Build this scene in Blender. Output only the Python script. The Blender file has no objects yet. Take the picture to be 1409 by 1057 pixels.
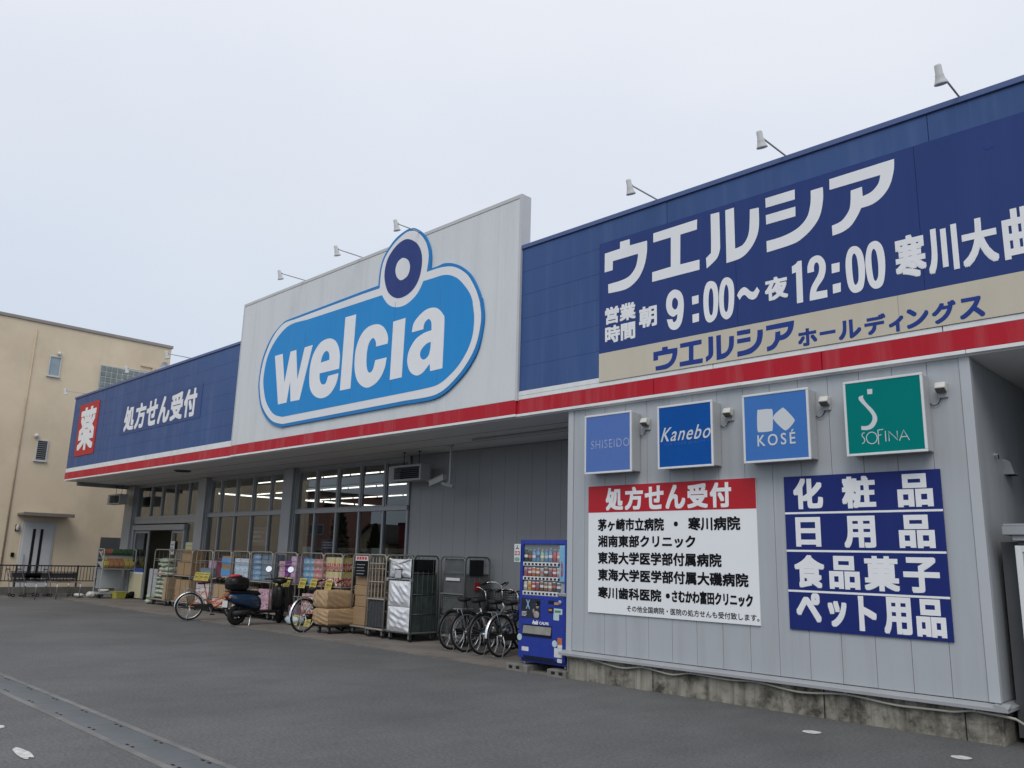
import bpy, math, random, json
from mathutils import Vector, Matrix
from mathutils.geometry import tessellate_polygon
sc = bpy.context.scene
COL = sc.collection
rnd = random.Random(7)

# ---------------------------------------------------------------- camera
cd = bpy.data.cameras.new("camera"); cam = bpy.data.objects.new("camera", cd); COL.objects.link(cam)
cd.sensor_fit = 'HORIZONTAL'; cd.sensor_width = 36.0; cd.lens = 36.0 * 1128.96 / 1409.0
cd.clip_start = 0.05; cd.clip_end = 2000
RT = ((0.71256962, 0.7011129, 0.02617715), (0.12878299, -0.16738183, 0.97744476), (-0.68968071, 0.69312627, 0.20956263))
cam.matrix_world = Matrix(((RT[0][0], RT[1][0], -RT[2][0], 0.0), (RT[0][1], RT[1][1], -RT[2][1], -8.966),
                           (RT[0][2], RT[1][2], -RT[2][2], 1.56), (0, 0, 0, 1)))
sc.camera = cam

# ---------------------------------------------------------------- light
SUN_EL, SUN_AZ = math.radians(48), math.radians(148)      # azimuth from +Y, clockwise
sl = bpy.data.lights.new("sun", 'SUN'); so = bpy.data.objects.new("sun", sl); COL.objects.link(so)
sl.energy = 1.25; sl.angle = math.radians(35); sl.color = (1.0, 0.97, 0.92)
d = Vector((math.sin(SUN_AZ) * math.cos(SUN_EL), math.cos(SUN_AZ) * math.cos(SUN_EL), math.sin(SUN_EL)))
so.rotation_euler = d.to_track_quat('Z', 'Y').to_euler(); so.location = (0, -20, 30)
w = bpy.data.worlds.new("World"); sc.world = w; w.use_nodes = True
nt = w.node_tree; N = nt.nodes; Lk = nt.links; N.clear()
wo = N.new('ShaderNodeOutputWorld'); bg = N.new('ShaderNodeBackground'); bg.inputs[1].default_value = 0.1
sky = N.new('ShaderNodeTexSky'); sky.sky_type = 'NISHITA'; sky.sun_disc = False
sky.sun_elevation = SUN_EL; sky.sun_rotation = SUN_AZ; sky.air_density = 1.0; sky.dust_density = 3.0
tc = N.new('ShaderNodeTexCoord'); mp = N.new('ShaderNodeMapping'); mp.inputs['Scale'].default_value = (1.0, 1.0, 2.2)
nz = N.new('ShaderNodeTexNoise'); nz.inputs['Scale'].default_value = 1.6; nz.inputs['Detail'].default_value = 5; nz.inputs['Roughness'].default_value = 0.5
rp = N.new('ShaderNodeValToRGB')
rp.color_ramp.elements[0].position = 0.3; rp.color_ramp.elements[0].color = (7.75, 8.25, 9.15, 1)
rp.color_ramp.elements[1].position = 0.7; rp.color_ramp.elements[1].color = (8.55, 8.85, 9.45, 1)
# overcast cloud deck: paler overhead, a little bluer and dimmer towards the horizon
sx = N.new('ShaderNodeSeparateXYZ'); mr = N.new('ShaderNodeMapRange')
mr.inputs['From Min'].default_value = 0.0; mr.inputs['From Max'].default_value = 0.75
mr.inputs['To Min'].default_value = 0.0; mr.inputs['To Max'].default_value = 1.0
hz = N.new('ShaderNodeMix'); hz.data_type = 'RGBA'; hz.blend_type = 'MULTIPLY'; hz.inputs[0].default_value = 1.0
hr = N.new('ShaderNodeValToRGB'); hr.color_ramp.elements[0].color = (0.74, 0.815, 0.885, 1); hr.color_ramp.elements[1].color = (1.13, 1.10, 1.08, 1)
mx = N.new('ShaderNodeMix'); mx.data_type = 'RGBA'; mx.inputs[0].default_value = 0.92
Lk.new(tc.outputs['Generated'], mp.inputs[0]); Lk.new(mp.outputs[0], nz.inputs['Vector']); Lk.new(nz.outputs[0], rp.inputs[0])
Lk.new(tc.outputs['Generated'], sx.inputs[0]); Lk.new(sx.outputs[2], mr.inputs[0]); Lk.new(mr.outputs[0], hr.inputs[0])
Lk.new(rp.outputs[0], hz.inputs[6]); Lk.new(hr.outputs[0], hz.inputs[7])
Lk.new(sky.outputs[0], mx.inputs[6]); Lk.new(hz.outputs[2], mx.inputs[7])
Lk.new(mx.outputs[2], bg.inputs[0]); Lk.new(bg.outputs[0], wo.inputs[0])
vs = sc.view_settings; vs.view_transform = 'Standard'; vs.look = 'None'; vs.exposure = 0.0; vs.gamma = 1.0; vs.use_curve_mapping = False
sc.render.engine = 'CYCLES'
sc.cycles.max_bounces = 8; sc.cycles.transparent_max_bounces = 16; sc.cycles.caustics_reflective = False; sc.cycles.caustics_refractive = False

# ---------------------------------------------------------------- materials
MATS = {}
def node_mat(name):
    m = bpy.data.materials.new(name); m.use_nodes = True
    nt = m.node_tree; b = nt.nodes['Principled BSDF']
    return m, nt.nodes, nt.links, b
def rgba(c): return (c[0], c[1], c[2], 1.0)
def mixn(N, L, mode, fac, a, b):
    n = N.new('ShaderNodeMix'); n.data_type = 'RGBA'; n.blend_type = mode
    for s, v in ((0, fac), (6, a), (7, b)):
        if hasattr(v, 'is_output') or isinstance(v, bpy.types.NodeSocket): L.new(v, n.inputs[s])
        else: n.inputs[s].default_value = v if s == 0 else rgba(v)
    return n.outputs[2]
def noise(N, L, vec, scale, detail=4, rough=.55, stretch=None):
    if stretch:
        mp = N.new('ShaderNodeMapping'); mp.inputs['Scale'].default_value = stretch; L.new(vec, mp.inputs[0]); vec = mp.outputs[0]
    n = N.new('ShaderNodeTexNoise'); n.inputs['Scale'].default_value = scale; n.inputs['Detail'].default_value = detail
    n.inputs['Roughness'].default_value = rough; L.new(vec, n.inputs['Vector']); return n.outputs[0]
def ramp(N, L, val, a, b, ca=0.0, cb=1.0):
    n = N.new('ShaderNodeMapRange'); n.inputs[1].default_value = a; n.inputs[2].default_value = b
    n.inputs[3].default_value = ca; n.inputs[4].default_value = cb; L.new(val, n.inputs[0]); return n.outputs[0]
def mat(name, col, rough=.5, metal=0.0, var=.08, vs=3.0, streak=0.0, scol=(.3, .3, .3), bump=0.0, bs=80.0, blot=0.0, bcol=(.1, .1, .1), bsc=1.5, spec=.22, coat=0.0, ssc=5.0):
    if name in MATS: return MATS[name]
    m, N, L, b = node_mat(name)
    tc = N.new('ShaderNodeTexCoord'); o = tc.outputs['Object']
    c = col
    if var > 0:
        g = ramp(N, L, noise(N, L, o, vs, 6), .25, .75, 1 - var, 1 + var)
        c = mixn(N, L, 'MULTIPLY', 1.0, col, g)
    if streak > 0:
        s = ramp(N, L, noise(N, L, o, ssc, 5, .6, (1, 1, .06)), .48, .66, 0, streak)
        c = mixn(N, L, 'MIX', s, c, scol)
    if blot > 0:
        s = ramp(N, L, noise(N, L, o, bsc, 8, .68), .46, .62, 0, blot)
        c = mixn(N, L, 'MIX', s, c, bcol)
    if c is col: b.inputs['Base Color'].default_value = rgba(col)
    else: L.new(c, b.inputs['Base Color'])
    b.inputs['Metallic'].default_value = metal
    r = ramp(N, L, noise(N, L, o, vs * 4, 4), .3, .7, max(.02, rough - .07), min(1, rough + .07)); L.new(r, b.inputs['Roughness'])
    b.inputs['Specular IOR Level'].default_value = spec
    if coat: b.inputs['Coat Weight'].default_value = coat
    if bump > 0:
        bn = N.new('ShaderNodeBump'); bn.inputs['Strength'].default_value = .6; bn.inputs['Distance'].default_value = bump
        L.new(noise(N, L, o, bs, 5), bn.inputs['Height']); L.new(bn.outputs[0], b.inputs['Normal'])
    MATS[name] = m; return m
def emat(name, col, s):
    if name in MATS: return MATS[name]
    m, N, L, b = node_mat(name); b.inputs['Base Color'].default_value = rgba(col)
    b.inputs['Emission Color'].default_value = rgba(col); b.inputs['Emission Strength'].default_value = s
    MATS[name] = m; return m
def glass(name, tint=(.8, .84, .84), rough=.0, boost=1.0):
    if name in MATS: return MATS[name]
    m, N, L, b = node_mat(name); out = N['Material Output']; N.remove(b)
    t = N.new('ShaderNodeBsdfTransparent'); t.inputs[0].default_value = rgba(tint)
    g = N.new('ShaderNodeBsdfGlossy'); g.inputs['Roughness'].default_value = rough; g.inputs[0].default_value = (.92, .95, .95, 1)
    f = N.new('ShaderNodeFresnel'); f.inputs[0].default_value = 1.5
    mu = N.new('ShaderNodeMath'); mu.operation = 'MULTIPLY'; mu.inputs[1].default_value = boost; mu.use_clamp = True
    x = N.new('ShaderNodeMixShader'); L.new(f.outputs[0], mu.inputs[0]); L.new(mu.outputs[0], x.inputs[0])
    L.new(t.outputs[0], x.inputs[1]); L.new(g.outputs[0], x.inputs[2])
    L.new(x.outputs[0], out.inputs[0]); MATS[name] = m; return m
def packmat(name, cols, scale=5.0, rough=.4, bands=True):
    """printed packaging: hard-edged patches and bands of a few colours over the pack's own box"""
    if name in MATS: return MATS[name]
    m, N, L, b = node_mat(name)
    tc = N.new('ShaderNodeTexCoord'); g = tc.outputs['Generated']
    v = N.new('ShaderNodeTexVoronoi'); v.inputs['Scale'].default_value = scale; v.distance = 'CHEBYCHEV'; L.new(g, v.inputs['Vector'])
    sp = N.new('ShaderNodeSeparateColor'); L.new(v.outputs['Color'], sp.inputs[0])
    cr = N.new('ShaderNodeValToRGB'); cr.color_ramp.interpolation = 'CONSTANT'
    e = cr.color_ramp.elements
    while len(e) < len(cols): e.new(.5)
    for i, c in enumerate(cols): e[i].position = i / len(cols); e[i].color = rgba(c)
    L.new(sp.outputs[0], cr.inputs[0]); c = cr.outputs[0]
    if bands:
        sx = N.new('ShaderNodeSeparateXYZ'); L.new(g, sx.inputs[0])
        c2 = N.new('ShaderNodeValToRGB'); c2.color_ramp.interpolation = 'CONSTANT'
        q = c2.color_ramp.elements; q[0].color = (1, 1, 1, 1); q[1].position = .3; q[1].color = (0, 0, 0, 1)
        z = q.new(.72); z.color = (1, 1, 1, 1)
        L.new(sx.outputs[2], c2.inputs[0])
        mm = N.new('ShaderNodeMix'); mm.data_type = 'RGBA'; L.new(c2.outputs[0], mm.inputs[0]); L.new(c, mm.inputs[6]); mm.inputs[7].default_value = rgba(cols[0]); c = mm.outputs[2]
    L.new(c, b.inputs['Base Color']); b.inputs['Roughness'].default_value = rough
    MATS[name] = m; return m

def bandpack(name, bands, scale=7.0):
    """printed pouch or carton: colour bands up the height, broken by small printed patches"""
    if name in MATS: return MATS[name]
    m, N, L, b = node_mat(name); tc = N.new('ShaderNodeTexCoord'); g = tc.outputs['Generated']
    sx = N.new('ShaderNodeSeparateXYZ'); L.new(g, sx.inputs[0])
    ad = N.new('ShaderNodeMath'); ad.operation = 'ADD'; L.new(sx.outputs[2], ad.inputs[0])
    sc_ = ramp(N, L, noise(N, L, g, 4, 2), .3, .7, -.10, .10); L.new(sc_, ad.inputs[1])
    cr = N.new('ShaderNodeValToRGB'); cr.color_ramp.interpolation = 'CONSTANT'; e = cr.color_ramp.elements
    while len(e) < len(bands): e.new(.5)
    for i, (p, c) in enumerate(bands): e[i].position = p; e[i].color = rgba(c)
    L.new(ad.outputs[0], cr.inputs[0])
    v = N.new('ShaderNodeTexVoronoi'); v.inputs['Scale'].default_value = scale; L.new(g, v.inputs['Vector'])
    sp = N.new('ShaderNodeSeparateColor'); L.new(v.outputs['Color'], sp.inputs[0])
    k = ramp(N, L, sp.outputs[1], .70, .72, 0, .85)
    L.new(mixn(N, L, 'MIX', k, cr.outputs[0], (.60, .57, .52)), b.inputs['Base Color']); b.inputs['Roughness'].default_value = .38; MATS[name] = m; return m

# ---------------------------------------------------------------- mesh collector
class MB:
    def __init__(s): s.v = []; s.f = []
    def raw(s, v, f, M=None):
        n = len(s.v)
        s.v += [tuple(M @ Vector(p)) for p in v] if M is not None else [tuple(p) for p in v]
        s.f += [tuple(i + n for i in q) for q in f]; return s
    def box(s, x0, x1, y0, y1, z0, z1, M=None):
        x0, x1 = min(x0, x1), max(x0, x1); y0, y1 = min(y0, y1), max(y0, y1); z0, z1 = min(z0, z1), max(z0, z1)
        return s.raw([(x0, y0, z0), (x1, y0, z0), (x1, y1, z0), (x0, y1, z0), (x0, y0, z1), (x1, y0, z1), (x1, y1, z1), (x0, y1, z1)],
                     [(0, 3, 2, 1), (4, 5, 6, 7), (0, 1, 5, 4), (1, 2, 6, 5), (2, 3, 7, 6), (3, 0, 4, 7)], M)
    def tube(s, pts, r, n=8, caps=True, closed=False, M=None):
        P = [Vector(p) for p in pts]; m = len(P); R = r if isinstance(r, (list, tuple)) else [r] * m
        v = []; up = None
        for i, p in enumerate(P):
            if closed: t = (P[(i + 1) % m] - P[i - 1])
            else: t = P[min(i + 1, m - 1)] - P[max(i - 1, 0)]
            if t.length < 1e-9: t = Vector((0, 0, 1))
            t.normalize()
            if up is None: up = Vector((0, 0, 1)) if abs(t.z) < .9 else Vector((1, 0, 0))
            a = t.cross(up)
            if a.length < 1e-6: a = t.cross(Vector((0, 1, 0)))
            a.normalize(); u2 = a.cross(t).normalized(); up = u2
            for k in range(n):
                q = 2 * math.pi * k / n; v.append(p + (a * math.cos(q) + u2 * math.sin(q)) * R[i])
        f = []
        for i in range(m if closed else m - 1):
            j = (i + 1) % m
            for k in range(n): f.append((i * n + k, i * n + (k + 1) % n, j * n + (k + 1) % n, j * n + k))
        if caps and not closed: f.append(tuple(range(n - 1, -1, -1))); f.append(tuple((m - 1) * n + k for k in range(n)))
        return s.raw(v, f, M)
    def rings(s, rs, caps=True, M=None):
        n = len(rs[0]); v = [p for r in rs for p in r]; f = []
        for i in range(len(rs) - 1):
            for k in range(n): f.append((i * n + k, i * n + (k + 1) % n, (i + 1) * n + (k + 1) % n, (i + 1) * n + k))
        if caps: f.append(tuple(range(n - 1, -1, -1))); f.append(tuple((len(rs) - 1) * n + k for k in range(n)))
        return s.raw(v, f, M)
    def lathe(s, prof, n=16, M=None, caps=True):
        return s.rings([[(r * math.cos(2 * math.pi * k / n), r * math.sin(2 * math.pi * k / n), z) for k in range(n)] for r, z in prof], caps, M)
    def torus(s, c, R, r, n=36, m=8, axis='Y', a0=0, a1=2 * math.pi, flat=1.0):
        full = abs(a1 - a0 - 2 * math.pi) < 1e-6; v = []; f = []; cnt = n if full else n + 1
        for i in range(cnt):
            a = a0 + (a1 - a0) * i / n
            for k in range(m):
                q = 2 * math.pi * k / m; rr = R + r * math.cos(q); h = r * math.sin(q) * flat
                v.append((c[0] + rr * math.cos(a), c[1] + h, c[2] + rr * math.sin(a)) if axis == 'Y' else (c[0] + rr * math.cos(a), c[1] + rr * math.sin(a), c[2] + h))
        for i in range(n):
            j = (i + 1) % cnt
            for k in range(m): f.append((i * m + k, i * m + (k + 1) % m, j * m + (k + 1) % m, j * m + k))
        return s.raw(v, f)
    def ell(s, c, rx, ry, rz, n=14, m=9, M=None):
        prof = []
        rs = [[(c[0] + rx * math.sin(math.pi * i / m) * math.cos(2 * math.pi * k / n), c[1] + ry * math.sin(math.pi * i / m) * math.sin(2 * math.pi * k / n), c[2] - rz * math.cos(math.pi * i / m)) for k in range(n)] for i in range(1, m)]
        return s.rings(rs, True, M)
    def poly(s, loops, y, y2=None):
        """outline in the X-Z plane filled at depth y (facing -Y); with y2 it gets thickness back to y2"""
        V = [[Vector((p[0], p[1], 0)) for p in lp] for lp in loops]
        flat = [p for lp in V for p in lp]; tris = tessellate_polygon(V)
        def ccw(t):
            a, b, c = (flat[i] for i in t); return (b - a).cross(c - a).z > 0
        s.raw([(p.x, y, p.y) for p in flat], [t if ccw(t) else tuple(reversed(t)) for t in tris])
        if y2 is not None:
            for lp in V:
                n = len(lp); s.raw([(p.x, y, p.y) for p in lp] + [(p.x, y2, p.y) for p in lp], [(i, (i + 1) % n, n + (i + 1) % n, n + i) for i in range(n)])
        return s
    def turn(s, cx, ang):
        """turn what was collected so far about the upright axis through local x = cx (a steered front wheel)"""
        c, q = math.cos(ang), math.sin(ang); s.v = [(cx + (p[0] - cx) * c - p[1] * q, (p[0] - cx) * q + p[1] * c, p[2]) for p in s.v]; return s
    def build(s, name, m, parent=None, world=False, smooth=False, bevel=0.0, seg=2):
        off = Vector((0, 0, 0))
        if world and parent is not None:
            p = parent
            while p is not None: off += p.location; p = p.parent
        me = bpy.data.meshes.new(name)
        me.from_pydata([(a[0] - off.x, a[1] - off.y, a[2] - off.z) for a in s.v], [], s.f); me.update()
        o = bpy.data.objects.new(name, me); COL.objects.link(o)
        if m is not None: me.materials.append(m)
        if smooth:
            for p in me.polygons: p.use_smooth = True
        if bevel:
            b = o.modifiers.new("bevel", 'BEVEL'); b.width = bevel; b.segments = seg; b.limit_method = 'ANGLE'; b.angle_limit = math.radians(40)
        if parent is not None: o.parent = parent
        return o
def tag(o, label=None, cat=None, group=None, kind=None):
    if label: o['label'] = label
    if cat: o['category'] = cat
    if group: o['group'] = group
    if kind: o['kind'] = kind
    return o
def thing(name, label, cat, loc=(0, 0, 0), rz=0.0, group=None):
    o = bpy.data.objects.new(name, None); COL.objects.link(o); o.empty_display_size = .2
    o.location = loc; o.rotation_euler = (0, 0, rz); return tag(o, label, cat, group)
def kids(o): return [c for c in bpy.data.objects if c.parent is o]
KIDS = {}
def copy_tree(o, parent=None):
    if o.name not in KIDS: KIDS[o.name] = list(o.children)
    c = o.copy(); COL.objects.link(c)
    if parent is not None: c.parent = parent
    for ch in KIDS[o.name]: copy_tree(ch, c)
    return c

# ---------------------------------------------------------------- lettering
GC = {}
def glyphs(s, shear=0.0, spacing=1.0):
    k = (s, shear, spacing)
    if k in GC: return GC[k]
    c = bpy.data.curves.new('t', 'FONT'); c.body = s; c.size = 1; c.shear = shear; c.space_character = spacing; c.resolution_u = 4
    o = bpy.data.objects.new('t', c); COL.objects.link(o); bpy.context.view_layer.update()
    me = bpy.data.meshes.new_from_object(o.evaluated_get(bpy.context.evaluated_depsgraph_get()))
    v = [(p.co.x, p.co.y) for p in me.vertices]; f = [tuple(p.vertices) for p in me.polygons]
    bpy.data.objects.remove(o); bpy.data.curves.remove(c); bpy.data.meshes.remove(me)
    GC[k] = (v, f); return GC[k]
def text(mb, s, x0, z0, x1, z1, y, bold=0.0, bz=None, shear=0.0, spacing=1.0):
    v, f = glyphs(s, shear, spacing); bz = bold if bz is None else bz
    ax, bx = min(p[0] for p in v), max(p[0] for p in v); ay, by = min(p[1] for p in v), max(p[1] for p in v)
    kx = (x1 - x0 - 2 * bold) / max(1e-6, bx - ax); kz = (z1 - z0 - 2 * bz) / max(1e-6, by - ay)
    sh = [(0, 0)] + ([(1, 1), (-1, -1), (1, -1), (-1, 1), (1, 0), (-1, 0), (0, 1), (0, -1)] if bold or bz else [])
    for i, (dx, dz) in enumerate(sh):
        mb.raw([(x0 + bold + (p[0] - ax) * kx + dx * bold, y - i * .00025, z0 + bz + (p[1] - ay) * kz + dz * bz) for p in v], f)
def stroke(mb, pts, w, y):
    """thin pen line of even width in the X-Z plane"""
    P = [Vector((p[0], p[1])) for p in pts]; n = len(P); v = []
    for i, p in enumerate(P):
        t = P[min(i + 1, n - 1)] - P[max(i - 1, 0)]; t.normalize(); k = Vector((-t.y, t.x)) * w / 2
        v += [(p.x + k.x, y, p.y + k.y), (p.x - k.x, y, p.y - k.y)]
    mb.raw(v, [(2 * i, 2 * i + 1, 2 * i + 3, 2 * i + 2) for i in range(n - 1)])
def smooth_loop(lp, sub=5):
    """closed outline with Catmull-Rom rounding except at flagged corners"""
    out = []; n = len(lp)
    for i in range(n):
        p0, p1, p2, p3 = lp[i - 1], lp[i], lp[(i + 1) % n], lp[(i + 2) % n]
        c1, c2 = len(p1) > 2, len(p2) > 2
        if c1 and c2: out.append((p1[0], p1[1])); continue
        if c1: p0 = p1
        if c2: p3 = p2
        for k in range(sub):
            t = k / sub
            out.append(tuple(.5 * (2 * p1[a] + (p2[a] - p0[a]) * t + (2 * p0[a] - 5 * p1[a] + 4 * p2[a] - p3[a]) * t * t + (3 * p1[a] - p0[a] - 3 * p2[a] + p3[a]) * t ** 3) for a in (0, 1)))
    return out
def remap(loops, b0, b1):
    P = [p for lp in loops for p in lp]; x0, x1 = min(p[0] for p in P), max(p[0] for p in P); z0, z1 = min(p[1] for p in P), max(p[1] for p in P)
    return [[(b0[0] + (p[0] - x0) / (x1 - x0) * (b1[0] - b0[0]), b0[1] + (p[1] - z0) / (z1 - z0) * (b1[1] - b0[1])) + tuple(p[2:]) for p in lp] for lp in loops]
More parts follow.
